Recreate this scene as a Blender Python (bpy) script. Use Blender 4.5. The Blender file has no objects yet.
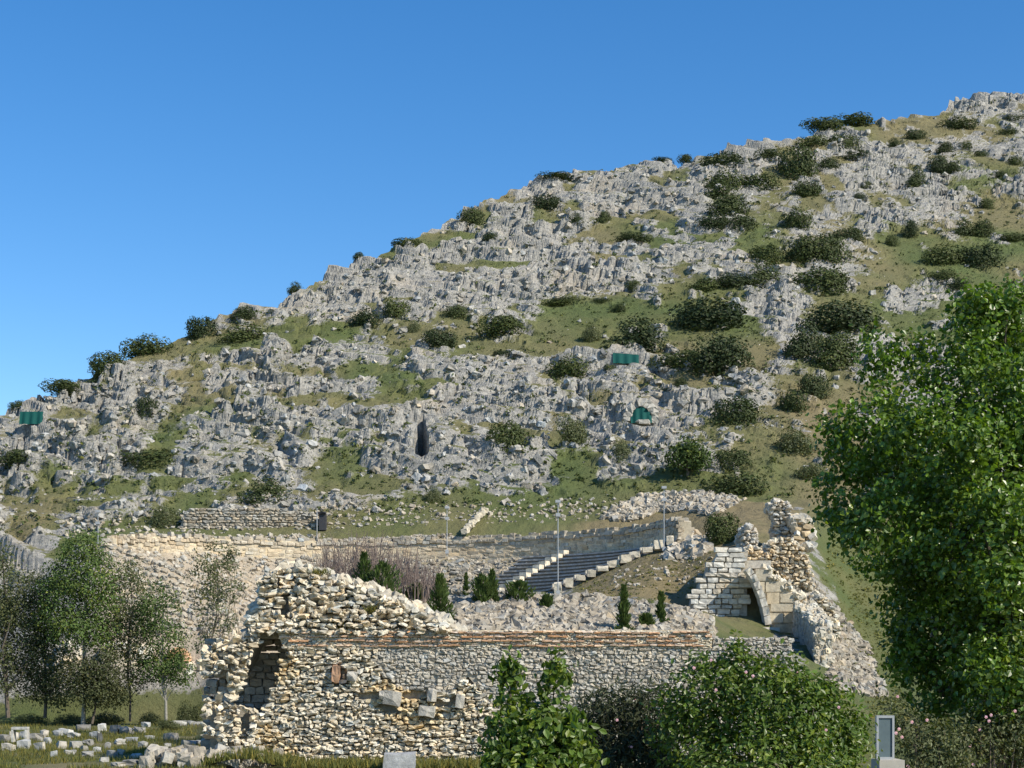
import bpy, math
import numpy as np
from mathutils import Vector
R = math.radians
rng = np.random.default_rng(11)
scene = bpy.context.scene
col = scene.collection

# ------------------------------------------------------------------ camera, sky, sun
F, HY, HC = 1624.0, 675.0, 3.0          # focal length in pixels, horizon row, eye height
cam_d = bpy.data.cameras.new("camera"); cam = bpy.data.objects.new("camera", cam_d); col.objects.link(cam)
cam.location = (0, 0, HC); cam.rotation_euler = (R(90), 0, 0)
cam_d.sensor_width = 36; cam_d.lens = F / 1024 * 36; cam_d.shift_y = (HY - 384) / 1024
cam_d.clip_start = 0.5; cam_d.clip_end = 6000
scene.camera = cam
SUN_EL, SUN_AZ = 38.0, 124.0            # azimuth clockwise from +Y
world = bpy.data.worlds.new("World"); scene.world = world; world.use_nodes = True
wn = world.node_tree.nodes; bgn = wn["Background"]
sky = wn.new("ShaderNodeTexSky"); sky.sky_type = 'NISHITA'; sky.sun_disc = False
sky.sun_elevation = R(SUN_EL); sky.sun_rotation = R(SUN_AZ)
sky.altitude = 300; sky.air_density = 1.0; sky.dust_density = 0.12; sky.ozone_density = 2.2
hsv = wn.new("ShaderNodeHueSaturation"); hsv.inputs["Saturation"].default_value = 1.36; hsv.inputs["Hue"].default_value = .504; hsv.inputs["Value"].default_value = 1.33
world.node_tree.links.new(sky.outputs[0], hsv.inputs["Color"]); world.node_tree.links.new(hsv.outputs[0], bgn.inputs[0]); bgn.inputs[1].default_value = 0.108
sd = bpy.data.lights.new("sun", 'SUN'); sun = bpy.data.objects.new("sun", sd); col.objects.link(sun)
sd.energy = 5.0; sd.angle = R(0.5); sd.color = (1.0, 0.92, 0.78)
L = Vector((math.sin(R(SUN_AZ)) * math.cos(R(SUN_EL)), math.cos(R(SUN_AZ)) * math.cos(R(SUN_EL)), math.sin(R(SUN_EL))))
sun.rotation_euler = L.to_track_quat('Z', 'Y').to_euler(); sun.location = L * 200
vs = scene.view_settings; vs.view_transform = 'Standard'; vs.look = 'None'; vs.exposure = 0.25; vs.gamma = 1.0
try: vs.use_curve_mapping = False
except Exception: pass
scene.cycles.max_bounces = 6; scene.cycles.transparent_max_bounces = 6

# ------------------------------------------------------------------ helpers
def P(px, py, Y): return np.array([(px - 512) * Y / F, Y, HC + (HY - py) * Y / F])

class MB:
    """collects faces and writes ONE mesh object"""
    def __init__(s): s.v = []; s.f = []; s.n = 0; s.t = []
    def add(s, v, f, tint=None):
        v = np.asarray(v, float).reshape(-1, 3); f = np.asarray(f, int)
        s.v.append(v); s.f.append(f + s.n); s.n += len(v)
        t = np.ones((len(v), 3)) if tint is None else np.broadcast_to(np.asarray(tint, float), (len(v), 3))
        s.t.append(t)
    def mesh(s, name, smooth=False):
        me = bpy.data.meshes.new(name)
        v = np.concatenate(s.v); me.vertices.add(len(v)); me.vertices.foreach_set("co", v.astype(np.float32).ravel())
        loops = np.concatenate([f.ravel() for f in s.f]); tot = np.concatenate([np.full(len(f), f.shape[1]) for f in s.f])
        me.loops.add(len(loops)); me.loops.foreach_set("vertex_index", loops.astype(np.int32))
        me.polygons.add(len(tot)); st = np.concatenate([[0], np.cumsum(tot)[:-1]])
        me.polygons.foreach_set("loop_start", st.astype(np.int32)); me.polygons.foreach_set("loop_total", tot.astype(np.int32))
        me.polygons.foreach_set("use_smooth", np.full(len(tot), smooth))
        ca = me.color_attributes.new("tint", 'FLOAT_COLOR', 'POINT')
        c = np.concatenate(s.t); ca.data.foreach_set("color", np.c_[c, np.ones(len(c))].astype(np.float32).ravel())
        me.update(calc_edges=True); me.validate(); return me
    def build(s, name, mat, parent=None, smooth=False):
        me = s.mesh(name, smooth); me.materials.append(mat)
        o = bpy.data.objects.new(name, me); col.objects.link(o)
        if parent: o.parent = parent
        return o

def tag(o, label=None, cat=None, group=None, kind=None):
    if label: o["label"] = label
    if cat: o["category"] = cat
    if group: o["group"] = group
    if kind: o["kind"] = kind
    return o
def empty(name, loc=(0, 0, 0), rz=0):
    o = bpy.data.objects.new(name, None); col.objects.link(o); o.location = loc; o.rotation_euler = (0, 0, rz); o.empty_display_size = 0.3
    return o
def copy_tree(o, parent=None):
    c = o.copy(); col.objects.link(c)
    if parent: c.parent = parent
    for ch in [x for x in bpy.data.objects if x.parent == o]: copy_tree(ch, c)
    return c

def hash2(ix, iy, s):
    n = (ix.astype(np.int64) * 374761393 + iy.astype(np.int64) * 668265263 + s * 974711) & 0x7fffffff
    n = ((n ^ (n >> 13)) * 1274126177) & 0x7fffffff
    n = ((n ^ (n >> 15)) * 2246822519) & 0x7fffffff
    return ((n ^ (n >> 16)) & 0xffffff) / float(0x1000000)
def vnoise(x, y, s=0):
    x0 = np.floor(x); y0 = np.floor(y); fx = x - x0; fy = y - y0
    fx = fx * fx * (3 - 2 * fx); fy = fy * fy * (3 - 2 * fy)
    a = hash2(x0, y0, s); b = hash2(x0 + 1, y0, s); c = hash2(x0, y0 + 1, s); d = hash2(x0 + 1, y0 + 1, s)
    return (a * (1 - fx) + b * fx) * (1 - fy) + (c * (1 - fx) + d * fx) * fy
def fbm(x, y, s=0, o=4):
    r = 0; a = .5
    for k in range(o): r = r + a * vnoise(x * 2 ** k, y * 2 ** k, s + k * 17); a *= .5
    return r / (1 - .5 ** o)
def voro(x, y, s):
    """F1 distance, offset from the cell's point, three random values of the cell, F2-F1"""
    xi = np.floor(x); yi = np.floor(y); best = np.full(x.shape, 9.); sec = np.full(x.shape, 9.)
    bx = np.zeros(x.shape); by = np.zeros(x.shape); cx = np.zeros(x.shape); cy = np.zeros(x.shape)
    for i in (-1, 0, 1):
        for j in (-1, 0, 1):
            a = xi + i; b = yi + j
            dx = x - a - .1 - .8 * hash2(a, b, s); dy = y - b - .1 - .8 * hash2(a, b, s + 1)
            d = np.sqrt(dx * dx + dy * dy); m = d < best
            sec = np.where(m, best, np.minimum(sec, d)); best = np.where(m, d, best)
            bx = np.where(m, dx, bx); by = np.where(m, dy, by); cx = np.where(m, a, cx); cy = np.where(m, b, cy)
    return best, bx, by, hash2(cx, cy, s + 5), hash2(cx, cy, s + 6), hash2(cx, cy, s + 7), sec - best

# a chipped stone: a 3x3x3 cube shell, rounded and jittered
_g = [(i, j, k) for i in (-1, 0, 1) for j in (-1, 0, 1) for k in (-1, 0, 1) if (i, j, k) != (0, 0, 0)]
_ix = {p: n for n, p in enumerate(_g)}
_sf = []
for ax in range(3):
    for sg in (-1, 1):
        for a in (-1, 0):
            for b in (-1, 0):
                q = []
                for (da, db) in ((0, 0), (1, 0), (1, 1), (0, 1)):
                    p = [0, 0, 0]; p[ax] = sg; p[(ax + 1) % 3] = a + da; p[(ax + 2) % 3] = b + db; q.append(_ix[tuple(p)])
                _sf.append(q if sg > 0 else q[::-1])
STONE_V = np.array(_g, float); STONE_F = np.array(_sf)
def rotmats(e):
    cx, sx, cy, sy, cz, sz = np.cos(e[:, 0]), np.sin(e[:, 0]), np.cos(e[:, 1]), np.sin(e[:, 1]), np.cos(e[:, 2]), np.sin(e[:, 2])
    m = np.empty((len(e), 3, 3))
    m[:, 0, 0] = cy * cz; m[:, 0, 1] = sx * sy * cz - cx * sz; m[:, 0, 2] = cx * sy * cz + sx * sz
    m[:, 1, 0] = cy * sz; m[:, 1, 1] = sx * sy * sz + cx * cz; m[:, 1, 2] = cx * sy * sz - sx * cz
    m[:, 2, 0] = -sy; m[:, 2, 1] = sx * cy; m[:, 2, 2] = cx * cy
    return m
def stones(mb, cen, half, eul, tint, rnd=.4, jit=.13, r=rng):
    """many stones: centres (N,3), half sizes (N,3), euler angles (N,3), tints (N,3)"""
    cen = np.asarray(cen, float).reshape(-1, 3); N = len(cen)
    if N == 0: return
    half = np.broadcast_to(half, (N, 3)); eul = np.broadcast_to(eul, (N, 3)); tint = np.broadcast_to(tint, (N, 3))
    ln = np.linalg.norm(STONE_V, axis=1, keepdims=True)
    base = STONE_V * (1 - rnd) + STONE_V / ln * 1.12 * rnd
    v = base[None] + r.normal(0, jit, (N, 26, 3))
    v = np.einsum('nij,nkj->nki', rotmats(eul), v * half[:, None, :]) + cen[:, None, :]
    f = STONE_F[None] + (np.arange(N) * 26)[:, None, None]
    mb.add(v.reshape(-1, 3), f.reshape(-1, 4), np.repeat(tint, 26, 0))
def box(mb, lo, hi, tint=None, rz=0, c=None):
    lo = np.array(lo, float); hi = np.array(hi, float)
    v = np.array([[x, y, z] for x in (lo[0], hi[0]) for y in (lo[1], hi[1]) for z in (lo[2], hi[2])])
    if rz:
        cc = (lo + hi) / 2 if c is None else np.array(c); d = v - cc
        v = np.c_[d[:, 0] * math.cos(rz) - d[:, 1] * math.sin(rz), d[:, 0] * math.sin(rz) + d[:, 1] * math.cos(rz), d[:, 2]] + cc
    mb.add(v, [[0, 1, 3, 2], [4, 6, 7, 5], [0, 4, 5, 1], [2, 3, 7, 6], [0, 2, 6, 4], [1, 5, 7, 3]], tint)
def tube(mb, pts, rad, n=7, tint=None):
    pts = np.asarray(pts, float); rad = np.broadcast_to(rad, (len(pts),)); T = np.gradient(pts, axis=0)
    T /= np.linalg.norm(T, axis=1, keepdims=True) + 1e-9
    up = np.array([.31, .93, .17]); A = np.cross(T, up); A /= np.linalg.norm(A, axis=1, keepdims=True) + 1e-9; B = np.cross(T, A)
    an = np.linspace(0, 2 * np.pi, n, endpoint=False)
    v = pts[:, None] + rad[:, None, None] * (np.cos(an)[None, :, None] * A[:, None] + np.sin(an)[None, :, None] * B[:, None])
    f = [[i * n + k, i * n + (k + 1) % n, (i + 1) * n + (k + 1) % n, (i + 1) * n + k] for i in range(len(pts) - 1) for k in range(n)]
    mb.add(v.reshape(-1, 3), f, tint); m = len(pts) - 1
    e = np.concatenate([v[m], pts[m][None]]); mb.add(e, [[k, (k + 1) % n, n] for k in range(n)], tint)
def unit(a): return a / (np.linalg.norm(a, axis=-1, keepdims=True) + 1e-9)
def leaves(mb, pos, nrm, size, tint, width=.5, r=rng, droop=.25):
    """ovate leaves folded along the midrib; nrm is the way each leaf faces"""
    N = len(pos)
    if N == 0: return
    nrm = unit(nrm); d = r.normal(0, 1, (N, 3)); d[:, 2] -= droop * 2; d = unit(d - nrm * np.sum(d * nrm, 1, keepdims=True)); s = np.cross(nrm, d)
    sz = np.broadcast_to(size, (N,))[:, None]
    def pt(a, b, c): return pos + sz * (d * a + s * b + nrm * c)
    w = width
    v = np.stack([pt(-.5, 0, 0), pt(-.18, w * .5, .09), pt(.18, w * .42, .08), pt(.55, 0, -.06), pt(.18, -w * .42, .08), pt(-.18, -w * .5, .09)], 1)
    b = (np.arange(N) * 6)[:, None]
    f = np.concatenate([b + np.array([[0, 3, 2, 1]]), b + np.array([[0, 5, 4, 3]])])
    mb.add(v.reshape(-1, 3), f, np.repeat(np.broadcast_to(tint, (N, 3)), 6, 0))
def quads(mb, pos, nrm, size, tint, r=rng, asp=.6):
    N = len(pos); nrm = unit(nrm); d = r.normal(0, 1, (N, 3)); d = unit(d - nrm * np.sum(d * nrm, 1, keepdims=True)); s = np.cross(nrm, d)
    sz = np.broadcast_to(size, (N,))[:, None] * .5
    v = np.stack([pos - d * sz, pos + s * sz * asp + nrm * sz * .25, pos + d * sz, pos - s * sz * asp + nrm * sz * .25], 1)
    mb.add(v.reshape(-1, 3), (np.arange(N) * 4)[:, None] + np.arange(4)[None], np.repeat(np.broadcast_to(tint, (N, 3)), 4, 0))
def inpoly(x, y, poly):
    poly = np.asarray(poly, float); c = np.zeros(np.shape(x), bool); j = len(poly) - 1
    for i in range(len(poly)):
        xi, yi = poly[i]; xj, yj = poly[j]
        c ^= ((yi > y) != (yj > y)) & (x < (xj - xi) * (y - yi) / (yj - yi + 1e-12) + xi); j = i
    return c
def rand_in(poly, n, r=rng):
    poly = np.asarray(poly, float); lo = poly.min(0); hi = poly.max(0); out = []; k = 0
    while k < n:
        q = lo + r.random((n * 2, 2)) * (hi - lo); q = q[inpoly(q[:, 0], q[:, 1], poly)]; out.append(q); k += len(q)
    return np.concatenate(out)[:n]

# ------------------------------------------------------------------ materials
class NT:
    def __init__(s, name):
        s.m = bpy.data.materials.new(name); s.m.use_nodes = True; s.t = s.m.node_tree
        s.b = s.t.nodes["Principled BSDF"]; s.b.inputs["Roughness"].default_value = .9
        s.b.inputs["Specular IOR Level"].default_value = .2
    def n(s, typ, **k):
        q = s.t.nodes.new(typ)
        for a, b in k.items(): setattr(q, a, b)
        return q
    def l(s, a, b): s.t.links.new(a, b)
    def noise(s, scale, detail=6, rough=.6, vec=None, dist=0):
        q = s.n("ShaderNodeTexNoise"); q.inputs["Scale"].default_value = scale; q.inputs["Detail"].default_value = detail
        q.inputs["Roughness"].default_value = rough; q.inputs["Distortion"].default_value = dist
        s.l(vec if vec is not None else s.pos(), q.inputs["Vector"]); return q.outputs["Fac"]
    def pos(s):
        if not hasattr(s, "_p"): s._p = s.n("ShaderNodeTexCoord").outputs["Object"]
        return s._p
    def ramp(s, fac, stops):
        q = s.n("ShaderNodeValToRGB"); e = q.color_ramp.elements
        while len(e) < len(stops): e.new(.5)
        for k, (p, c) in enumerate(stops): e[k].position = p; e[k].color = (*c, 1) if len(c) == 3 else c
        s.l(fac, q.inputs[0]); return q.outputs[0]
    def mix(s, fac, a, b, mode='MIX'):
        q = s.n("ShaderNodeMix", data_type='RGBA', blend_type=mode)
        for i, x in ((0, fac), (6, a), (7, b)):
            if isinstance(x, (int, float)): q.inputs[i].default_value = x
            elif isinstance(x, tuple): q.inputs[i].default_value = (*x, 1)
            else: s.l(x, q.inputs[i])
        return q.outputs[2]
    def math(s, op, a, b=None, clamp=False):
        q = s.n("ShaderNodeMath", operation=op, use_clamp=clamp)
        for i, x in ((0, a), (1, b)):
            if x is None: continue
            if isinstance(x, (int, float)): q.inputs[i].default_value = x
            else: s.l(x, q.inputs[i])
        return q.outputs[0]
    def attr(s, name): return s.n("ShaderNodeVertexColor", layer_name=name).outputs[0]
    def bump(s, h, dist=.05, st=1.0):
        q = s.n("ShaderNodeBump"); q.inputs["Distance"].default_value = dist; q.inputs["Strength"].default_value = st
        s.l(h, q.inputs["Height"]); s.l(q.outputs[0], s.b.inputs["Normal"])
    def col(s, c): s.l(c, s.b.inputs["Base Color"])
G = lambda v: (v, v, v)

def stone_mat(name, base, scale=6., bumpd=.03, lo=.55, hi=1.15, stain=(.16, .15, .13), stain_lo=.56):
    q = NT(name); n1 = q.noise(scale); n2 = q.noise(scale * .22, 4)
    c = q.mix(1.0, q.attr("tint"), base, 'MULTIPLY')
    c = q.mix(1.0, c, q.ramp(n1, [(.25, G(lo)), (.75, G(hi))]), 'MULTIPLY')
    c = q.mix(q.ramp(n2, [(stain_lo, G(0)), (stain_lo + .16, G(.6))]), c, stain)
    q.col(c); q.bump(q.noise(scale * 2.5, 8, .7), bumpd); return q.m
M = {}
M['core'] = stone_mat("cream rubble stone", (.64, .57, .44), 7, .03, .7, 1.12, stain_lo=.62)
M['grey'] = stone_mat("grey facing stone", (.50, .46, .385), 7, .03, .65)
M['mortar'] = stone_mat("lime mortar and earth", (.48, .43, .345), 5, .05)
M['brick'] = stone_mat("fired brick", (.56, .34, .20), 9, .01, stain_lo=.62, stain=(.4, .34, .26))
M['ashlar'] = stone_mat("pale ashlar limestone", (.62, .57, .47), 4, .03)
M['marble'] = stone_mat("weathered marble block", (.50, .49, .45), 4, .03)
M['seat'] = stone_mat("grey seat stone", (.33, .32, .30), 4, .02)
M['rubble'] = stone_mat("loose limestone", (.47, .42, .335), 4, .04)
M['hillrock'] = stone_mat("hill limestone", (.47, .445, .39), 1.6, .12, .5, 1.2, (.17, .17, .16), .52)

def leaf_mat(name, c0, c1, trans=.35, rough=.45, spec=.5, scale=.8):
    q = NT(name); n = q.noise(scale, 3)
    c = q.mix(n, c0, c1); c = q.mix(1.0, c, q.attr("tint"), 'MULTIPLY'); q.col(c)
    q.b.inputs["Roughness"].default_value = rough; q.b.inputs["Specular IOR Level"].default_value = spec
    tr = q.n("ShaderNodeBsdfTranslucent"); c2 = q.mix(1.0, c, (1.25, 1.35, .55), 'MULTIPLY'); q.l(c2, tr.inputs[0])
    ms = q.n("ShaderNodeMixShader"); ms.inputs[0].default_value = trans
    q.l(q.b.outputs[0], ms.inputs[1]); q.l(tr.outputs[0], ms.inputs[2]); q.l(ms.outputs[0], q.t.nodes["Material Output"].inputs[0]); return q.m
M['leaf_big'] = leaf_mat("poplar leaf", (.080, .145, .018), (.140, .212, .026), .36, .36, .6)
M['leaf_bush'] = leaf_mat("kermes oak leaf", (.038, .056, .018), (.064, .085, .027), .12, .6, .25, .4)
_t = M['leaf_bush'].node_tree; _oi = _t.nodes.new("ShaderNodeObjectInfo"); _bs = _t.nodes["Principled BSDF"]; _src = _bs.inputs["Base Color"].links[0].from_socket
_rp = _t.nodes.new("ShaderNodeValToRGB"); _rp.color_ramp.elements[0].color = (.66, .72, .8, 1); _rp.color_ramp.elements[1].color = (1.45, 1.35, 1.1, 1)
_mx = _t.nodes.new("ShaderNodeMix"); _mx.data_type = 'RGBA'; _mx.blend_type = 'MULTIPLY'; _mx.inputs[0].default_value = 1
_t.links.new(_oi.outputs["Random"], _rp.inputs[0]); _t.links.new(_src, _mx.inputs[6]); _t.links.new(_rp.outputs[0], _mx.inputs[7]); _t.links.new(_mx.outputs[2], _bs.inputs["Base Color"])
M['leaf_olive'] = leaf_mat("grey green leaf", (.100, .118, .052), (.140, .155, .064), .3, .5, .3)
M['leaf_con'] = leaf_mat("juniper needles", (.055, .092, .024), (.090, .130, .036), .2, .6, .2, 2)
M['leaf_shrub'] = leaf_mat("shrub leaf", (.075, .135, .020), (.125, .18, .028), .35, .4, .45, 1.5)
M['leaf_ole'] = leaf_mat("oleander leaf", (.055, .068, .036), (.085, .095, .050), .2, .5, .35, 2)
M['twig'] = stone_mat("bare twigs", (.22, .17, .145), 9, .01)
M['bark'] = stone_mat("bark", (.17, .14, .11), 9, .03)
M['palebark'] = stone_mat("pale bark", (.38, .36, .31), 9, .02)
M['petal'] = leaf_mat("pink petal", (.70, .36, .42), (.75, .50, .55), .3, .6, .2, 3)
M['grassblade'] = leaf_mat("grass blade", (.10, .125, .035), (.17, .16, .06), .3, .7, .1, .5)
def plain(name, c, rough=.5, metal=0.):
    q = NT(name); q.col(q.mix(q.noise(9), tuple(x * .8 for x in c), tuple(min(1, x * 1.15) for x in c)))
    q.b.inputs["Roughness"].default_value = rough; q.b.inputs["Metallic"].default_value = metal; return q.m
M['steel'] = plain("galvanised steel", (.42, .43, .43), .5, .3)
M['darkpier'] = plain("dark pier surface", (.05, .05, .055), .5)  # plain near-black colour, used for the gate pier
M['net'] = plain("green shade net", (.006, .075, .065), .8)
M['panel'] = plain("grey blue panel", (.12, .16, .17), .35)
M['concrete'] = plain("concrete", (.45, .42, .36), .9)

# ------------------------------------------------------------------ terrain (one height field for hill and theatre slope)
YN = np.array([44, 56.3, 57.6, 66, 75, 85, 95, 98.5, 99.8, 103, 111, 122, 127.5, 130, 133.])
TAB = {  # picture rows of the ground, per column, at the distances YN
 -400: [795, 776, 764, 752, 742, 735, 729, 727, 726, 722, 712, 690, 610, 580, 552],
 0:    [795, 776, 764, 752, 742, 735, 729, 727, 726, 722, 710, 670, 590, 560, 545],
 60:   [795, 776, 764, 752, 742, 735, 729, 727, 726, 722, 708, 650, 574, 550, 538],
 105:  [795, 776, 764, 752, 742, 735, 729, 727, 726, 721, 705, 640, 560, 540, 531],
 200:  [795, 776, 764, 752, 742, 735, 729, 727, 725, 720, 700, 636, 556, 538, 528],
 235:  [795, 776, 735, 715, 700, 695, 690, 688, 686, 682, 672, 630, 556, 538, 527],
 320:  [795, 776, 660, 612, 640, 650, 655, 655, 655, 650, 640, 610, 556, 536, 524],
 440:  [795, 776, 646, 602, 613, 625, 630, 630, 630, 625, 615, 590, 552, 532, 516],
 560:  [795, 776, 644, 600, 602, 612, 612, 610, 608, 602, 594, 580, 545, 529, 513],
 640:  [795, 776, 644, 602, 602, 603, 598, 594, 588, 574, 557, 545, 537, 524, 506],
 684:  [795, 776, 650, 616, 610, 609, 610, 612, 600, 572, 546, 533, 521, 512, 500],
 705:  [795, 776, 655, 625, 616, 613, 614, 614, 578, 560, 535, 522, 513, 506, 498],
 745:  [795, 776, 655, 645, 641, 636, 622, 614, 560, 549, 530, 516, 508, 504, 497],
 790:  [795, 776, 680, 668, 660, 654, 640, 632, 586, 565, 540, 515, 508, 504, 498],
 820:  [795, 776, 730, 712, 690, 665, 632, 624, 618, 602, 565, 525, 511, 506, 500],
 850:  [795, 776, 745, 730, 708, 684, 655, 647, 642, 626, 596, 548, 521, 513, 503],
 900:  [795, 776, 752, 738, 722, 704, 675, 666, 660, 645, 615, 562, 532, 522, 510],
 1024: [795, 776, 760, 745, 735, 722, 700, 690, 685, 670, 640, 580, 545, 532, 515],
 1500: [795, 776, 764, 752, 742, 735, 729, 720, 715, 700, 670, 620, 570, 550, 530]}
TU = np.array(sorted(TAB)); TZ = np.array([[HC + (HY - py) * y / F for py, y in zip(TAB[u], YN)] for u in TU])
SKY_U = [-400, -100, 0, 40, 90, 150, 200, 240, 300, 350, 400, 430, 470, 520, 560, 600, 650, 700, 760, 800, 850, 900, 940, 950, 985, 1024, 1150, 1500]
SKY_P = [545, 455, 417, 398, 376, 351, 332, 312, 292, 267, 247, 234, 211, 189, 175, 168, 164, 159, 149, 137, 128, 120, 114, 104, 97, 97, 84, 95]
US = np.concatenate([np.arange(-380, -24, 9.), np.arange(-24, 1050, 1.5), np.arange(1050, 1480, 9.)])
NU = len(US)
CX, CY, RO, RI, KY = -8.2, 112.0, 19.7, 11.0, .87       # the cavea: centre, outer and inner radius, depth factor
ZI, ZO = 8.7, 12.2
def table_z(u, Y):
    zr = np.array([np.interp(u, TU, TZ[:, k]) for k in range(len(YN))])
    k = np.clip(np.searchsorted(YN, Y) - 1, 0, len(YN) - 2); t = np.clip((Y - YN[k]) / (YN[k + 1] - YN[k]), 0, 1)
    i = np.arange(len(u)) if np.ndim(u) else 0
    return zr[k, i] * (1 - t) + zr[k + 1, i] * t
def cavea(X, Y):
    dx = X - CX; dy = (Y - CY) / KY; r = np.hypot(dx, dy); ph = np.degrees(np.arctan2(dy, dx))
    low = ZI - 4.5 * np.clip((ph - 85) / 60, 0, 1)
    return r, ph, low + (ZO - low) * np.clip((r - RI) / (RO - RI), 0, 1)
YF = np.concatenate([np.arange(44, 56, 1.5), np.arange(56, 133, .42)])
sky_p = np.interp(US, SKY_U, SKY_P)
zf = np.interp(US, TU, TZ[:, -1]); tsky = (HY - sky_p) / F
slope = np.interp(US, [-400, 0, 300, 1024], [.50, .50, .57, .60])
YC = (133 * slope + HC - zf) / (slope - tsky); ZC = HC + tsky * YC
TT = np.linspace(0, 1, 541)[1:] ** 1.1
NH = len(TT); TB = np.linspace(0, 1, 22)[1:]
Yg = np.empty((NU, len(YF) + NH + len(TB))); Zg = np.empty_like(Yg)
_us = np.arange(-420., 1540, 3.); _kr = np.exp(-.5 * (np.arange(-24, 25) * 3. / 11) ** 2); _kr /= _kr.sum()
for k, y in enumerate(YF):
    zz = table_z(_us, np.full(len(_us), y)); zz = np.convolve(np.pad(zz, 24, mode='edge'), _kr, 'valid')
    Yg[:, k] = y; Zg[:, k] = np.interp(US, _us, zz)
a = len(YF)
Yg[:, a:a + NH] = 133 + TT[None] * (YC - 133)[:, None]; Zg[:, a:a + NH] = zf[:, None] + TT[None] * (ZC - zf)[:, None]
Yg[:, a + NH:] = YC[:, None] + 110 * TB[None] ** 1.5; Zg[:, a + NH:] = ZC[:, None] - 110 * TB[None] ** 1.5 * (.12 + .5 * TB[None])
Ug = np.repeat(US[:, None], Yg.shape[1], 1); Xg = (Ug - 512) * Yg / F
r_, ph_, zc_ = cavea(Xg, Yg)
inside = (r_ < RO + .25) & (Yg > CY - .6) & (ph_ > -8)
Zg = np.where(inside, zc_, Zg)
lw = np.clip((Yg - 102.5) / 9.5, 0, 1) * np.clip((250 - Ug) / 20, 0, 1) * np.clip((Ug + 120) / 200, 0, 1) * (~inside) * (Yg < 124)
lz = np.where(r_ < RO, zc_, ZO - .12 * np.maximum(r_ - RO, 0)) + .8 * (fbm(Xg * .3, Yg * .3, 63, 4) - .5)
Zg = np.where(lw > 0, np.maximum(Zg, Zg * (1 - lw) + lz * lw), Zg)
PYb = HY - (Zg - HC) * F / Yg                                # undisplaced picture rows, used only to place ground cover
hill_w = np.clip((Yg - 131) / 4, 0, 1)
hill_w = np.maximum(hill_w, np.clip((Yg - 118) / 8, 0, 1) * np.clip((75 - Ug) / 40, 0, 1))
# ground cover: grass swards (column, row, half width, half height, tilt, strength)
GRASS = [(245, 340, 120, 9, -.10, 1), (620, 322, 75, 24, 0, 1), (690, 310, 40, 16, 0, .9), (345, 403, 75, 7, -.06, .9), (950, 258, 95, 26, .10, 1), (1000, 225, 40, 16, 0, .9),
 (815, 440, 45, 70, 0, .85), (750, 470, 30, 40, 0, .8), (650, 492, 105, 13, -.05, 1), (370, 488, 42, 10, 0, .9), (520, 509, 90, 10, 0, 1), (225, 531, 105, 6, -.02, 1), (390, 517, 60, 7, 0, .9),
 (690, 318, 45, 30, 0, .8), (930, 130, 70, 14, .05, .7), (855, 118, 50, 8, -.2, .6), (570, 468, 22, 12, 0, .9), (445, 240, 45, 6, -.2, .8), (150, 480, 70, 6, -.05, .7), (150, 455, 30, 10, 0, .6), (440, 388, 26, 5, 0, .7),
 (530, 345, 45, 10, 0, .8), (470, 330, 20, 16, 0, .8), (600, 345, 60, 8, 0, .9), (690, 385, 40, 9, 0, .7), (520, 435, 30, 8, 0, .5), (250, 410, 60, 6, 0, .5), (300, 440, 40, 5, 0, .4), (830, 300, 40, 14, .1, .5),
 (735, 330, 25, 20, 0, .6), (640, 240, 45, 7, 0, .7), (770, 230, 30, 40, 0, .45), (150, 350, 70, 10, -.3, .6), (560, 345, 160, 12, 0, .5), (60, 500, 60, 7, 0, .5), (180, 508, 35, 10, 0, .8), (1000, 300, 60, 12, 0, .6), (890, 330, 60, 14, .1, .5), (960, 165, 80, 8, 0, .35), (700, 350, 60, 10, 0, .5), (250, 375, 120, 5, -.05, .45), (600, 455, 40, 6, 0, .4), (600, 520, 80, 12, 0, 1)]
wu = (fbm(Xg * .15, Yg * .15, 91, 4) - .5); wv = (fbm(Xg * .15, Yg * .15, 97, 4) - .5)
grass = np.zeros_like(Zg)
for (gx, gy, gw, gh, gt, gs) in GRASS:
    du = Ug - gx + wu * 46; dv = PYb - gy - gt * (Ug - gx) + wv * 26
    grass = np.maximum(grass, gs * np.clip(1.55 - np.hypot(du / gw, dv / gh), 0, 1))
flat = fbm(Xg * .35, Yg * .22, 5, 4)
grass = np.clip(grass * np.clip(.35 + 3.2 * (fbm(Xg * .5, Yg * .32, 6, 5) - .30), .25, 1.1) + np.clip((fbm(Xg * .25 + 9, Yg * .2, 71, 5) - .53) * 3., 0, .5), 0, 1) * np.clip((Yg - 126) / 6, 0, 1)
front = Yg < 131
gl = np.clip((Yg - 50) / 4, 0, 1) * front
greenL = np.clip((215 - Ug) / 12, 0, 1) * np.clip((104.5 - Yg) / 1.5, 0, 1)
greenR = np.clip((Ug - 800) / 25, 0, 1) * np.clip((fbm(Xg * .2, Yg * .15, 33, 3) - .30) * 4 + np.clip((Ug - 835) / 20, 0, 1), 0, 1)
dryM = np.clip((Yg - 97) / 4, 0, 1) * np.clip((Ug - 570) / 20, 0, 1) * np.clip((800 - Ug) / 20, 0, 1) * front * (~inside)
courtM = np.clip((Ug - 686) / 6, 0, 1) * np.clip((775 - Ug) / 6, 0, 1) * np.clip((Yg - 60) / 3, 0, 1) * np.clip((100 - Yg) / 1, 0, 1)
ledge = np.clip((Yg - 128) / 1.5, 0, 1) * (~inside) * np.clip((136 - Yg) / 2, 0, 1) * np.clip((Ug - 90) / 20, 0, 1)
grass = np.maximum.reduce([grass, greenL, greenR * front, dryM * .9, courtM, ledge * np.clip(flat * 2.4 - .35, 0, 1)])
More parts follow.
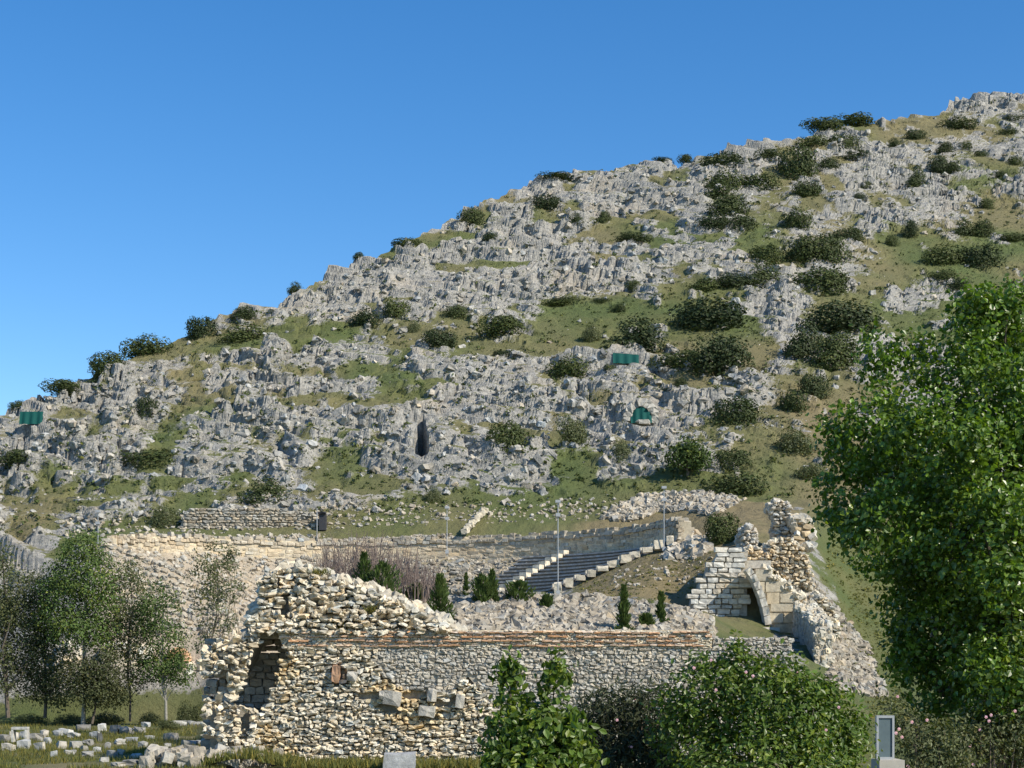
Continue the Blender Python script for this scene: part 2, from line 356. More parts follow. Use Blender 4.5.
dry = np.clip(dryM * (.3 + fbm(Xg * .4, Yg * .3, 44, 3)) + np.clip(fbm(Xg * .1, Yg * .08, 12, 3) * 2.2 - .85, 0, .7) * (1 - .8 * greenR * front) + np.clip((Ug - 770) / 40, 0, 1) * np.clip((PYb - 370) / 30, 0, 1) * np.clip((520 - PYb) / 20, 0, 1) * .25, 0, 1)
scree = inside * np.clip((ph_ - 45) / 20, 0, 1) * (.6 + .4 * np.clip((ph_ - 90) / 40, 0, 1)) + np.clip((Yg - 104) / 2, 0, 1) * front * (~inside) * np.clip((260 - Ug) / 30, 0, 1) * np.clip((Ug - 85) / 25, 0, 1) * (Yg < 128)
scree = np.clip(scree, 0, 1)
# bedrock: tilted, broken blocks at several sizes
wx = (fbm(Xg * .25, Yg * .25, 3, 3) - .5) * 5; wy = (fbm(Xg * .25, Yg * .25, 4, 3) - .5) * 5
rock = hill_w * (1 - .9 * np.clip(grass * 1.25, 0, 1))
big = np.clip((fbm(Xg * .035, Yg * .035, 61, 3) - .33) * 3.4, .18, 1.15)
bluff = np.zeros_like(Zg)
for (gx, gy, gw, gh, gt, gs) in [(180, 385, 190, 36, -.08, 1), (470, 385, 120, 22, 0, .8), (430, 310, 60, 14, -.1, .6), (560, 215, 130, 24, -.12, .9), (530, 285, 90, 14, 0, .7), (60, 440, 90, 60, 0, .7), (950, 185, 110, 22, .1, .9), (400, 450, 120, 18, 0, .5), (985, 105, 50, 10, 0, .8), (640, 410, 70, 22, 0, .6), (860, 225, 60, 20, .2, .7)]:
    dv = PYb - gy - gt * (Ug - gx); bluff = np.maximum(bluff, gs * np.clip(1.5 - np.hypot((Ug - gx + wu * 60) / gw, (dv + wv * 30) / gh), 0, 1))
D = np.zeros_like(Zg); rough = np.clip(.15 + (fbm(Xg * .09, Yg * .08, 141, 3) - .3) * 2.6, .25, 1.05); rotf = .35 + 1.1 * (vnoise(Xg * .012 + 3, Yg * .012, 17) - .5)
for (sx, sy, am, sd_) in ((10, 8, 1.1, 201), (4.8, 4.0, .85, 221), (2.4, 1.9, .52, 241), (1.2, .95, .28, 261), (.6, .48, .14, 281)):
    sk = .45
    A_, B_ = Xg * np.cos(rotf) + Yg * np.sin(rotf) * .8 + wx, -Xg * np.sin(rotf) * .8 + Yg * np.cos(rotf) + wy
    f1, bx, by, h0, h1, h2, ed = voro(A_ / sx, B_ / sy, sd_)
    blk = am * ((h0 - .5) * .8 + (h1 - .35) * 1.5 * bx + (h2 - .4) * 1.2 * by + (.5 - f1) * 1.15) - am * .5 * np.clip(1 - ed / .13, 0, 1)
    D += blk * (.42 + .8 * bluff if sx > 3 else (.65 + .5 * bluff)) * (big if sx < 7 else 1) * (rough if sx < 3 else .9)
D += 1.6 * (fbm(Xg * .06, Yg * .09, 77, 3) - .5)
crest = np.clip((Yg - YC[:, None] + 20) / 18, 0, 1) * (Yg > 133); D = np.where(D > .25, .25 + (D - .25) * (1 - .9 * crest), D)
terr = fbm(Xg * .03, Yg * .03, 15, 2) * 7
ph = ((Zg + terr) / 7.5) % 1.0
D += hill_w * .9 * (np.clip(ph * 4, 0, 1) - ph) * 1.6 * (1 - .5 * grass)
D += (1 - hill_w) * 0 + grass * hill_w * (fbm(Xg * 1.2, Yg * 1.2, 8, 3) - .5) * .35
Zb = Zg.copy()
Dn = .64 * D * np.where(hill_w > 0, rock + hill_w * .12, 0); Zg = Zg + Dn * .82
# bedding: the limestone breaks into dipping ledges
for (lh, dip, amt, sd_) in ((2.8, .14, .8, 411), (1.2, .2, .6, 421)):
    q_ = (Zg + dip * Xg + 2.2 * (fbm(Xg * .16, Yg * .16, sd_, 3) - .5) * lh) / lh; fr = q_ - np.floor(q_)
    st = np.clip((fr - .5) * 3.2 + .5, 0, 1); Zg = Zg + lh * (st - fr) * amt * rock * np.clip(fbm(Xg * .11, Yg * .11, sd_ + 3, 2) * 2.4 - .3, 0, 1)
soft = (fbm(Xg * .8, Yg * .8, 51, 4) - .5)
Zg += soft * .5 * np.clip((Yg - 60) / 10, 0, 1) * (1 - hill_w) * np.where(greenL > .5, .12, 1.) * np.where(inside & (ph_ < 60), .1, 1)
# a tall rock-cut slot between two buttresses
for i in np.where((US >= 415.5) & (US <= 427.5))[0]:
    w_ = abs(US[i] - 421.5) / 6; PYi = np.minimum.accumulate(HY - (Zg[i, a:a + NH] - HC) * F / Yg[i, a:a + NH])
    Yb = np.interp(-(457 - 3 * w_), -PYi, Yg[i, a:a + NH]); Yt = np.interp(-(417 + 16 * w_ ** 2 + 3 * math.sin(i * 2.)), -PYi, Yg[i, a:a + NH])
    m = (Yg[i] > Yb) & (Yg[i] < Yt); Dn[i, m] *= .2; Zg[i, m] = np.interp(Yb, Yg[i], Zg[i]); grass[i, m] *= .1
Yg = Yg - .62 * Dn; Xg = (Ug - 512) * Yg / F            # blocks stand out from the slope, not straight up
PY = HY - (Zg - HC) * F / Yg
PYmin = np.minimum.accumulate(PY, axis=1)
def pick(px, py):
    """the point of the ground seen at a pixel: where things stand on the slope"""
    i = int(np.clip(np.searchsorted(US, px), 0, NU - 1)); k = int(np.searchsorted(-PYmin[i], -py))
    k = min(k, a + NH - 1); Y = Yg[i, k]; return np.array([(px - 512) * Y / F, Y, min(Zg[i, k], HC + (HY - py) * Y / F)])
def ground(px, Y):
    i = int(np.clip(np.searchsorted(US, px), 0, NU - 1)); return float(np.interp(Y, Yg[i], Zg[i]))
def ground_xy(x, Y): return ground(512 + x * F / Y, Y)

nr = Yg.shape[1]
vid = np.arange(NU * nr).reshape(NU, nr)
hf = np.stack([vid[:-1, :-1], vid[1:, :-1], vid[1:, 1:], vid[:-1, 1:]], -1).reshape(-1, 4)
mb = MB(); mb.add(np.stack([Xg, Yg, Zg], -1).reshape(-1, 3), hf, np.stack([grass, dry, scree], -1).reshape(-1, 3))
q = NT("hillside limestone and grass")
sep = q.n("ShaderNodeSeparateColor"); q.l(q.attr("tint"), sep.inputs[0])
geo = q.n("ShaderNodeNewGeometry"); sx = q.n("ShaderNodeSeparateXYZ"); q.l(geo.outputs["Normal"], sx.inputs[0])
n_big, n_mid, n_fin = q.noise(.12, 5), q.noise(.9, 8, .65), q.noise(4.5, 8, .7)
rockc = q.mix(n_mid, (.28, .265, .232), (.55, .525, .465))
rockc = q.mix(q.ramp(n_fin, [(.45, G(0)), (.62, G(.75))]), rockc, (.15, .15, .145))
strk = q.n("ShaderNodeMapping"); strk.inputs["Scale"].default_value = (.8, .8, 2.6); q.l(q.pos(), strk.inputs[0])
rockc = q.mix(q.ramp(q.noise(1.0, 5, .6, strk.outputs[0]), [(.5, G(0)), (.62, G(.55))]), rockc, (.19, .19, .185))
rockc = q.mix(q.ramp(n_big, [(.56, G(0)), (.7, G(.35))]), rockc, (.50, .40, .28))
gr = q.mix(n_fin, (.072, .098, .032), (.128, .155, .056)); gr = q.mix(q.ramp(n_big, [(.4, G(0)), (.65, G(.7))]), gr, (.165, .155, .062))
gr = q.mix(sep.outputs[1], gr, q.mix(n_fin, (.17, .135, .070), (.27, .225, .125)))
scr = q.mix(n_fin, (.34, .28, .20), (.60, .50, .37))
ledgeg = q.math('MULTIPLY', q.ramp(sx.outputs[2], [(.55, G(0)), (.86, G(1))]), q.ramp(n_mid, [(.36, G(0)), (.54, G(1))]))
gm = q.math('ADD', q.math('MULTIPLY', sep.outputs[0], 1.7), q.math('MULTIPLY', ledgeg, .95))
gm = q.math('SUBTRACT', gm, q.math('MULTIPLY', q.ramp(n_fin, [(.35, G(0)), (.7, G(1))]), .55))
gfac = q.ramp(gm, [(.25, G(0)), (.55, G(1))])
c = q.mix(gfac, rockc, gr); c = q.mix(q.math('MULTIPLY', sep.outputs[2], q.ramp(n_mid, [(.3, G(1)), (.7, G(.75))])), c, scr)
q.col(c); hb = q.math('ADD', q.noise(2.2, 10, .72), q.math('MULTIPLY', q.noise(9, 6, .7), .35)); q.bump(hb, .28, .9)
M['hill'] = q.m
tag(mb.build("hill", M['hill']), kind='structure')
# flat ground
q = NT("meadow ground"); n1, n2 = q.noise(.25, 5), q.noise(5, 8, .7)
c = q.mix(n2, (.060, .085, .022), (.125, .14, .048)); c = q.mix(q.ramp(n1, [(.42, G(0)), (.66, G(.9))]), c, q.mix(n2, (.17, .14, .07), (.29, .25, .13)))
q.col(c); q.bump(n2, .12); M['meadow'] = q.m
mb = MB(); e = 5000.; xs = np.r_[-e, np.linspace(-120, 120, 60), e]; ys = np.r_[-e, np.linspace(-20, 150, 60), e]
vx, vy = np.meshgrid(xs, ys, indexing='ij'); vz = np.where((abs(vx) < 119) & (vy > 5) & (vy < 140), (fbm(vx * .12, vy * .12, 5, 3) - .5) * .25, 0)
vi = np.arange(vx.size).reshape(vx.shape); mb.add(np.stack([vx, vy, vz], -1).reshape(-1, 3), np.stack([vi[:-1, :-1], vi[1:, :-1], vi[1:, 1:], vi[:-1, 1:]], -1).reshape(-1, 4))
tag(mb.build("ground", M['meadow'], smooth=True), kind='structure')

# ------------------------------------------------------------------ loose rock on the slope (nobody could count it)
def tints(n, base=1., sd=.12, warm=.04, r=rng):
    b = np.clip(r.normal(base, sd, (n, 1)), .35, 1.5); w = r.normal(0, warm, (n, 1)); return b * np.c_[1 + w, np.ones((n, 1)), 1 - w * 1.4]
KEEP = [(609, 643, 346, 374), (628, 658, 400, 432), (14, 46, 405, 434), (410, 432, 412, 468)]
def strew(poly, n, s0, s1, name, mat, label=None, gmax=.6, sink=.25, parent=None, power=2.2, base=1., tilt=.5, flatz=.62):
    pp = rand_in(poly, n); pos = []; size = []
    for (x, y) in pp:
        if any(x0 < x < x1 and y0 < y < y1 for x0, x1, y0, y1 in KEEP): continue
        i = int(np.clip(np.searchsorted(US, x), 0, NU - 1)); k = min(int(np.searchsorted(-PYmin[i], -y)), a + NH - 1)
        if grass[i, k] > gmax and rng.random() > .06: continue
        Y = Yg[i, k]; s = s0 + (s1 - s0) * rng.random() ** power
        pos.append(((x - 512) * Y / F, Y, Zg[i, k] + s * sink * .4)); size.append(s)
    pos = np.array(pos); size = np.array(size); N = len(pos)
    asp = np.c_[rng.uniform(.7, 1.5, N), rng.uniform(.7, 1.3, N), rng.uniform(flatz * .6, flatz * 1.4, N)] * size[:, None] * .5
    eul = np.c_[rng.normal(0, tilt, N), rng.normal(.25, tilt, N), rng.uniform(0, 6.28, N)]
    mb = MB(); stones(mb, pos, asp, eul, tints(N, base, .14), .25, .17)
    o = mb.build(name, M[mat], parent)
    if label: tag(o, label, "rocks", kind='stuff')
    return o
hillpoly = list(zip(SKY_U[1:-2], [p + 3 for p in SKY_P[1:-2]])) + [(1100, 500), (860, 500), (700, 500), (560, 512), (440, 512), (320, 522), (100, 530), (-60, 545)]
hillpoly = [p for p in hillpoly if -60 <= p[0] <= 1100]
strew(hillpoly, 8000, .10, .7, "limestone_outcrops", 'hillrock', "pale jagged limestone rocks strewn all over the hillside", .40, sink=-.25, power=3.2, flatz=.75, tilt=.35)
# ------------------------------------------------------------------ masonry
def masonry(mb, poly, Y, rh, rw, prot=.06, holes=(), tint=None, base=1., sd=.13, warm=.05, gap=.02, rnd=.3, jit=.1, lean=0., depth=.22, rot=.07, ztop=0., keep=1.):
    """courses of separate stones on a leaning wall face; poly in picture pixels at distance Y"""
    W = [((x - 512) * Y / F, HC + (HY - y) * Y / F) for x, y in poly]
    H = [[((x - 512) * Y / F, HC + (HY - y) * Y / F) for x, y in h] for h in holes]
    xs = [p[0] for p in W]; zs = [p[1] for p in W]; z = min(zs); C = []; S = []; E = []
    while z < max(zs):
        h = rng.uniform(*rh); x = min(xs) - rng.random() * .3
        while x < max(xs):
            w = rng.uniform(*rw); C.append((x + w / 2, 0, z + h / 2 + rng.normal(0, .012))); S.append(((w - gap) / 2 * rng.uniform(.9, 1.05), depth * rng.uniform(.8, 1.2), (h - gap) / 2 * rng.uniform(.82, 1.08)))
            x += w
        z += h
    C = np.array(C); S = np.array(S)
    k = inpoly(C[:, 0], C[:, 2], W) & (rng.random(len(C)) < keep)
    for h in H: k &= ~inpoly(C[:, 0], C[:, 2], h)
    C, S = C[k], S[k]; N = len(C)
    C[:, 1] = Y + S[:, 1] - rng.random(N) * prot + (C[:, 2] - ztop) * lean * (C[:, 2] > ztop)
    t = tints(N, base, sd, warm)
    if tint is not None: t = t * tint(C)
    stones(mb, C, S, rng.normal(0, rot, (N, 3)), t, rnd, jit)
def prism(mb, poly, Y, y0, y1, lean=0., zb=None, tint=None):
    """a solid slab with a traced outline, from depth Y+y0 to Y+y1"""
    W = np.array([((x - 512) * Y / F, HC + (HY - y) * Y / F) for x, y in poly]); n = len(W)
    ar = np.sum(W[:, 0] * np.roll(W[:, 1], -1) - np.roll(W[:, 0], -1) * W[:, 1])
    if ar < 0: W = W[::-1]
    z0 = W[:, 1].min() if zb is None else zb; ln = np.maximum(W[:, 1] - z0, 0) * lean
    f = np.c_[W[:, 0], Y + y0 + ln, W[:, 1]]; b = np.c_[W[:, 0], Y + y1 + 0 * ln, W[:, 1]]
    from mathutils.geometry import tessellate_polygon
    T = np.array(tessellate_polygon([[Vector((p[0], p[1], 0)) for p in W]]))
    Tn = []
    for t in T:
        A, B, C_ = W[t[0]], W[t[1]], W[t[2]]
        Tn.append(t if (B[0] - A[0]) * (C_[1] - A[1]) - (B[1] - A[1]) * (C_[0] - A[0]) > 0 else t[::-1])
    Tn = np.array(Tn); mb.add(f, Tn, tint); mb.add(b, Tn[:, ::-1], tint)
    mb.add(np.r_[f, b], [[(i + 1) % n, i, n + i, n + (i + 1) % n] for i in range(n)], tint)

# the ruin in front: rubble core, grey facing, brick bands
Y0 = 55.; ZB = HC + (HY - 632) * Y0 / F
ruin = empty("ruined_wall", (-2, Y0, 0)); ruin["label"] = "long broken rubble wall with orange brick bands in the foreground"; ruin["category"] = "ruin"
def rel(o, root):
    """parent without moving"""
    o.parent = root; o.matrix_parent_inverse = root.matrix_world.inverted() if False else o.matrix_parent_inverse
    o.location = -Vector(root.location); return o
A = [(290, 648), (712, 648), (714, 638), (792, 639), (794, 775), (246, 775), (252, 745), (266, 706), (280, 664)]
GP = [(400, 648), (712, 648), (714, 638), (792, 639), (794, 775), (640, 775), (560, 740), (500, 722), (480, 690), (468, 676), (450, 694), (400, 688), (384, 678), (372, 662), (378, 648)]
SLOT = [[(358, 693), (386, 689), (387, 697), (362, 701)], [(401, 692), (428, 690), (429, 697), (404, 698)], [(432, 698), (458, 697), (461, 705), (434, 706)], [(380, 704), (400, 704), (398, 711), (383, 711)], [(418, 715), (436, 715), (434, 722), (420, 722)], [(464, 676), (478, 674), (480, 682), (467, 684)], [(336, 666), (345, 668), (342, 690), (335, 690)], [(350, 672), (356, 672), (356, 680), (351, 680)]]
mb = MB(); prism(mb, [(x + (4 if x < 300 else -2), y) for x, y in A], Y0, .27, 3.2); prism(mb, [(x, y + .5) for x, y in GP[:12]] + [(452, 690), (402, 684), (388, 676), (378, 662), (383, 649)], Y0, .045, .45)
rel(mb.build("mortar_bed", M['mortar']), ruin)
mb = MB()
core_t = lambda C: np.where((np.sin(C[:, :1] * 1.3) + np.sin(C[:, 2:] * 2.1 + C[:, :1] * .7)) > .9, np.array([[1.0, .9, .72]]), np.array([[1., 1., 1.]]))
masonry(mb, A, Y0, (.075, .15), (.10, .32), .14, [GP] + SLOT, core_t, 1.08, .14, .04, .008, .28, .19, depth=.2, rot=.2)
rel(mb.build("rubble_core", M['core']), ruin)
mb = MB(); masonry(mb, GP, Y0, (.08, .15), (.10, .28), .06, SLOT, None, 1.0, .13, .03, .004, .25, .16, depth=.1, rot=.2)
rel(mb.build("stone_facing", M['grey']), ruin)
for (x, y, w, h) in ((392, 698, 19, 15), (427, 711, 17, 11), (460, 701, 9, 14), (432, 695, 10, 13), (383, 695, 8, 9), (352, 676, 10, 10), (336, 674, 8, 18)):
    p = P(x, y, Y0); m_ = MB(); stones(m_, [p + [0, .05, 0]], [[w * Y0 / F / 2, .36, h * Y0 / F / 2]], [[.05, .1, .05]], [[.95, .97, 1.]] if x > 340 else [[.9, .6, .45]], .3, .07)
    rel(m_.build("bond_stone", M['grey']), ruin)
mb = MB(); prism(mb, [(284, 649.2), (712, 649.2), (712, 630), (276, 630)], Y0, .06, 3.0, tint=(1.45, 1.38, 1.25)); rel(mb.build("mortar_band", M['mortar']), ruin)
mb = MB(); masonry(mb, [(277, 630.5), (712, 630.5), (712, 648.5), (284, 648.5)], Y0, (.045, .075), (.07, .2), .05, (), None, 1.12, .14, .04, .004, .25, .15, depth=.08, rot=.1); rel(mb.build('band_stones', M['core']), ruin)
for k, yy in enumerate((632.2, 636.6, 641.0, 645.6)):
    mb = MB(); x = (279 - 512) * Y0 / F; xe = (712 - 512) * Y0 / F; z0 = HC + (HY - yy) * Y0 / F
    while x < xe:
        w = rng.uniform(.24, .42); px_ = x / Y0 * F + 512
        if rng.random() > (.16 if 330 < px_ < 690 else .4):
            z = z0 + .015 * math.sin(x * 1.1 + k) + rng.normal(0, .006)
            t = tints(1, 1. if 340 < px_ < 690 else 1.25, .2, .06)[0] * (np.array([1.3, 1.6, 2.0]) if rng.random() < (.22 if px_ > 340 else .55) else 1)
            stones(mb, [[x + w / 2, Y0 + .09 - rng.random() * .04, z]], [[w / 2 - .012, .17, .026]], rng.normal(0, .02, (1, 3)), [t], .1, .05)
        x += w
    rel(mb.build("brick_course", M['brick']), ruin)
U_ = [(244, 634), (246, 612), (251, 598), (255, 583), (263, 571), (280, 566), (300, 567), (330, 578), (372, 590), (405, 605), (440, 622), (462, 634)]
mb = MB(); prism(mb, [(x + (4 if x < 290 else 0), y + 4) for x, y in U_], Y0, .55, 6.0, .35, ZB); rel(mb.build("mortar_bed", M['mortar']), ruin)
mb = MB()
masonry(mb, U_, Y0, (.09, .18), (.13, .34), .38, [[(250, 588), (258, 588), (258, 612), (249, 612)], [(283, 588), (289, 590), (285, 612), (280, 612)]], None, 1.02, .16, .05, .012, .3, .2, lean=.35, depth=.26, rot=.25, ztop=ZB)
pts = np.array([(p[0] + rng.uniform(-7, 7), p[1] + rng.uniform(-3, 5)) for p in [(244 + t * 216, np.interp(244 + t * 216, [q_[0] for q_ in U_], [q_[1] for q_ in U_])) for t in rng.random(260)]])
cc = np.array([P(x, y, Y0) for x, y in pts]); cc[:, 1] += .3 + (cc[:, 2] - ZB) * .35 + rng.random(len(cc)) * 2.4
hs = rng.uniform(.07, .2, (len(cc), 1)) * rng.uniform(.7, 1.3, (len(cc), 3)); stones(mb, cc, hs, rng.uniform(-1, 1, (len(cc), 3)), tints(len(cc), .95, .15), .4, .15)
rel(mb.build("rubble_core", M['core']), ruin)
# the broken left end with its shaded recess
SP = [(203, 650), (213, 643), (236, 631), (262, 634), (254, 652), (244, 678), (234, 702), (262, 712), (262, 775), (204, 775)]
SH = [[(204, 679), (226, 673), (231, 690), (206, 703)], [(207, 716), (217, 713), (219, 724), (208, 730)], [(238, 714), (252, 712), (252, 730), (240, 732)], [(205, 738), (219, 736), (217, 748), (205, 752)]]
mb = MB(); prism(mb, [(208, 655), (238, 638), (256, 640), (247, 660), (238, 674), (212, 678)], Y0, .45, 2.2); prism(mb, [(207, 705), (234, 706), (260, 716), (260, 775), (207, 775)], Y0, .6, 2.2); prism(mb, [(207, 660), (300, 650), (300, 775), (207, 775)], Y0, 2.3, 3.4)
rel(mb.build("mortar_bed", M['mortar']), ruin)
mb = MB(); masonry(mb, SP, Y0, (.09, .18), (.11, .3), .45, SH, None, 1.1, .17, .05, .02, .35, .2, depth=.19, rot=.35, keep=.86)
rel(mb.build("rubble_core", M['core']), ruin)
mb = MB(); masonry(mb, [(206, 640), (300, 640), (300, 775), (206, 775)], Y0 + 2.15, (.2, .3), (.25, .5), .05, (), None, .8, .1, .03, .02, .3, .1); rel(mb.build("recess_wall", M['grey']), ruin)

def strew_at(parent, name, poly, n, s0, s1, mat, label=None, gmax=2., **k):
    o = strew(poly, n, s0, s1, name, mat, None, gmax, **k)
    return o
tag(strew([(330, 650), (330, 588), (372, 596), (405, 608), (440, 604), (560, 600), (600, 600), (690, 612), (712, 622), (712, 650)], 9000, .09, .42, "rubble_heap", 'rubble', None, 2., power=1.6, flatz=.7, base=.88), "grey heap of collapsed rubble along the top of the brick banded wall", "rubble", kind='stuff')
tag(strew([(770, 560), (790, 560), (835, 610), (870, 650), (885, 700), (830, 690), (826, 640), (800, 598)], 2200, .08, .45, "rubble_bank", 'rubble', None, 2., power=1.8, base=.85), "pale rubble spilling down beside the wing wall at right", "rubble", kind='stuff')
tag(strew([(600, 520), (640, 497), (700, 492), (745, 500), (712, 516), (690, 512), (660, 512), (630, 522)], 1300, .14, .6, "rubble_pile", 'rubble', None, 2., power=1.6), "loose pale stone pile along the rim above the shaded seats", "rubble", kind='stuff')
tag(strew([(700, 545), (720, 560), (705, 575), (680, 590), (640, 590), (600, 592), (620, 570), (680, 548)], 120, .1, .3, "scattered_stones", 'rubble', None, 2.), "few stones scattered over the brown grass mound beside the seats", "rubble", kind='stuff')
tag(strew([(664, 560), (672, 548), (690, 534), (706, 540), (712, 552), (690, 560)], 300, .15, .8, "rock_pile", 'rubble', None, 2., base=1.1), "white rock pile at the upper end of the seat rows", "rubble", kind='stuff')
tag(strew([(105, 541), (200, 538), (325, 536), (325, 600), (225, 640), (120, 640)], 4200, .07, .4, "scree_stones", 'rubble', None, 2., base=1.05), "small pale stones on the bare cavea slope behind the grove", "rubble", kind='stuff')
tag(strew([(330, 552), (560, 548), (500, 598), (330, 600)], 2200, .09, .35, "worn_seat_stones", 'rubble', None, 2., base=.9), "worn stones on the brown slope left of the seat rows", "rubble", kind='stuff')
tag(strew([(60, 520), (330, 505), (560, 500), (640, 498), (640, 520), (330, 530), (60, 540)], 900, .1, .4, "ledge_stones", 'rubble', None, 2.), "loose stones on the grassy ledge above the podium wall", "rubble", kind='stuff')

# ------------------------------------------------------------------ the theatre
th = empty("ancient_theatre", (CX, CY, ZI)); th["label"] = "ancient theatre with curved stone seat rows under the rocky hill"; th["category"] = "theatre"
def arc(r, phi): return np.array([CX + r * math.cos(R(phi)), CY + KY * r * math.sin(R(phi))])
NRW = 11
for k in range(NRW):
    r0 = RI + (RO - .3 - RI) * k / NRW; r1 = RI + (RO - .3 - RI) * (k + 1) / NRW; z0 = ZI + (ZO - ZI) * k / NRW; z1 = ZI + (ZO - ZI) * (k + 1) / NRW + .03
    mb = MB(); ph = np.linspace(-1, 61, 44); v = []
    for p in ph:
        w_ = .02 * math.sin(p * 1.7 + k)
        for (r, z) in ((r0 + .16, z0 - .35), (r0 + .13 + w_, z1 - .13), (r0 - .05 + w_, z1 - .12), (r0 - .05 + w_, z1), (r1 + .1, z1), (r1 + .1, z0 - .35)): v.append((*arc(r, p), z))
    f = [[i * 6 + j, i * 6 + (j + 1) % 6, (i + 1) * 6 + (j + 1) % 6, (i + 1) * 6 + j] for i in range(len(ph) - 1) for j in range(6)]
    f += [[0, 5, 4, 3], [0, 3, 2, 1]]; mb.add(v, f, np.repeat(tints(len(ph), 1, .08), 6, 0) * np.tile([[.7], [.7], [1.2], [1.25], [1.1], [1.]], (len(ph), 1))); rel(mb.build("seat_row", M['seat']), th)  # tint imitates lit nosing edges and shaded risers below them
    mb = MB(); e_ = arc((r0 + r1) / 2, -3.2)
    stones(mb, [[e_[0], e_[1] - .2, z1 - .05]], [[.36 * rng.uniform(.6, 1.15), .32 * rng.uniform(.7, 1.1), .24 * rng.uniform(.7, 1.4)]], [rng.normal(0, .08, 3)], [np.array([1.15, 1.12, 1.05]) * rng.uniform(.75, 1.1)], .15, .06); rel(mb.build("end_block", M['ashlar']), th)
    for pp, sc_ in ((3.5, .19), (50, .26)):
        e_ = arc((r0 + r1) / 2 - .15, pp); mb = MB(); stones(mb, [[e_[0], e_[1], z1 + sc_ * .5]], [[sc_ * 1.2, sc_ * 1.3, sc_ * .85]], [[0, 0, R(pp)]], [[1.25, 1.22, 1.15]], .15, .06); rel(mb.build("stair_block", M['ashlar']), th)
    if k == 0: BR = MB()
    # rows broken up beyond the second stair
    mb = BR; pe = np.arange(63, 115, 1.3) + rng.normal(0, .3, 40); pe = pe[rng.random(len(pe)) < .6]
    cc = np.array([(*arc(r0 + rng.normal(0, .1), p), cavea(*arc(r0, p))[2] + rng.normal(.05, .05)) for p in pe])
    stones(mb, cc, np.array([.26, .2, .12])[None] * rng.uniform(.6, 1.4, (len(cc), 3)), np.c_[rng.normal(0, .15, (len(cc), 2)), [R(p + 90) for p in pe]], tints(len(cc), .95, .15), .3, .13); 
tag(rel(BR.build('broken_seats', M['rubble']), th), kind='stuff')
# podium wall behind the top row
mb = MB(); ph = np.linspace(-3, 176, 180); v = []
hgt = lambda p: np.interp(p, [-3, 8, 25, 60, 100, 150, 176], [1.3, 1.7, 1.7, 1.75, 1.45, 1.1, .3]) + .16 * (vnoise(np.array([p * .4]), np.array([1.]), 3)[0] - .5)
for p in ph:
    h_ = hgt(p)
    for (r, z) in ((RO - .12, ZO - .6), (RO - .06, ZO + h_), (RO + .8, ZO + h_), (RO + .8, ZO - .6)): v.append((*arc(r, p), z))
mb.add(v, [[i * 4 + j, i * 4 + (j + 1) % 4, (i + 1) * 4 + (j + 1) % 4, (i + 1) * 4 + j] for i in range(len(ph) - 1) for j in range(4)] + [[0, 3, 2, 1], [len(v) - 4, len(v) - 3, len(v) - 2, len(v) - 1]], tints(len(v), .92, .08) * [1.0, .95, .86]); rel(mb.build("podium_wall", M['core']), th)
mb = MB(); C, S, E = [], [], []
for row in range(6):
    p = -3.
    while p < 174:
        w = rng.uniform(.3, .7) if row < 2 else rng.uniform(.5, 1.0); dp = w / RO * 57.3; hh = hgt(p); z = ZO + hh + .06 - row * .3
        if z > ZO - .3 and (rng.random() < (.95 if row == 0 else .97)):
            e_ = arc(RO + (.14 if row > 1 else 0) + rng.normal(-.05, .03) + (row == 0) * rng.uniform(0, .5), p + dp / 2); C.append((e_[0], e_[1], z + rng.normal(0, .03))); S.append((w / 2 * .94, .2, .14 * rng.uniform(.8, 1.3 if row == 0 else 1.05))); E.append((0, 0, R(p + dp / 2 + 90)))
        p += dp
cz = np.array([c[2] for c in C]) - ZO; wm = np.clip((1.3 - cz) / .5, 0, 1)[:, None]; stones(mb, C, np.array(S), np.array(E), tints(len(C), .95, .13) * (1 + wm * np.array([[.28, .2, .08]])), .15, .07); rel(mb.build("coping_stones", M['rubble']), th)
# stone ramp that climbs the podium wall
mb = MB(); 
for t in np.linspace(0, 1, 12):
    p = P(465 + 19 * t, 531 - 21 * t, 128.6 + 3.6 * t); stones(mb, [p], [[.3 * rng.uniform(.6, 1.3), .35, .2]], [rng.normal(0, .2, 3)], [[1.05, 1.02, .95]], .2, .08)
tag(mb.build("stone_stair", M['ashlar']), "narrow pale stone stair climbing the podium wall of the theatre", "stair")
# upper terrace wall above the ledge
YU = 132.6; tw = empty("terrace_wall", (-20, YU, 13)); tw["label"] = "long low dry stone terrace wall under the rocks at left"; tw["category"] = "wall"
PU = [(179, 531), (184, 510), (245, 507), (312, 511), (325, 519), (325, 531)]
mb = MB(); prism(mb, [(x, y + 1) for x, y in PU], YU, .15, 1.6); rel(mb.build("wall_fill", M['mortar']), tw)
mb = MB(); masonry(mb, PU, YU, (.18, .3), (.25, .7), .1, (), None, 1.0, .14, .05, .03, .35, .13, depth=.25); rel(mb.build("dry_stones", M['rubble']), tw)
mb = MB(); prism(mb, [(319, 530), (319, 514), (325.5, 513), (326, 530)], 131.5, 0, .9); stones(mb, [P(322, 513, 131.7)], [[.35, .4, .1]], [[0, 0, 0]], [[1, 1, 1]]); tag(mb.build("gate_pier", M['darkpier']), "short dark upright pier at the end of the terrace wall", "pier")

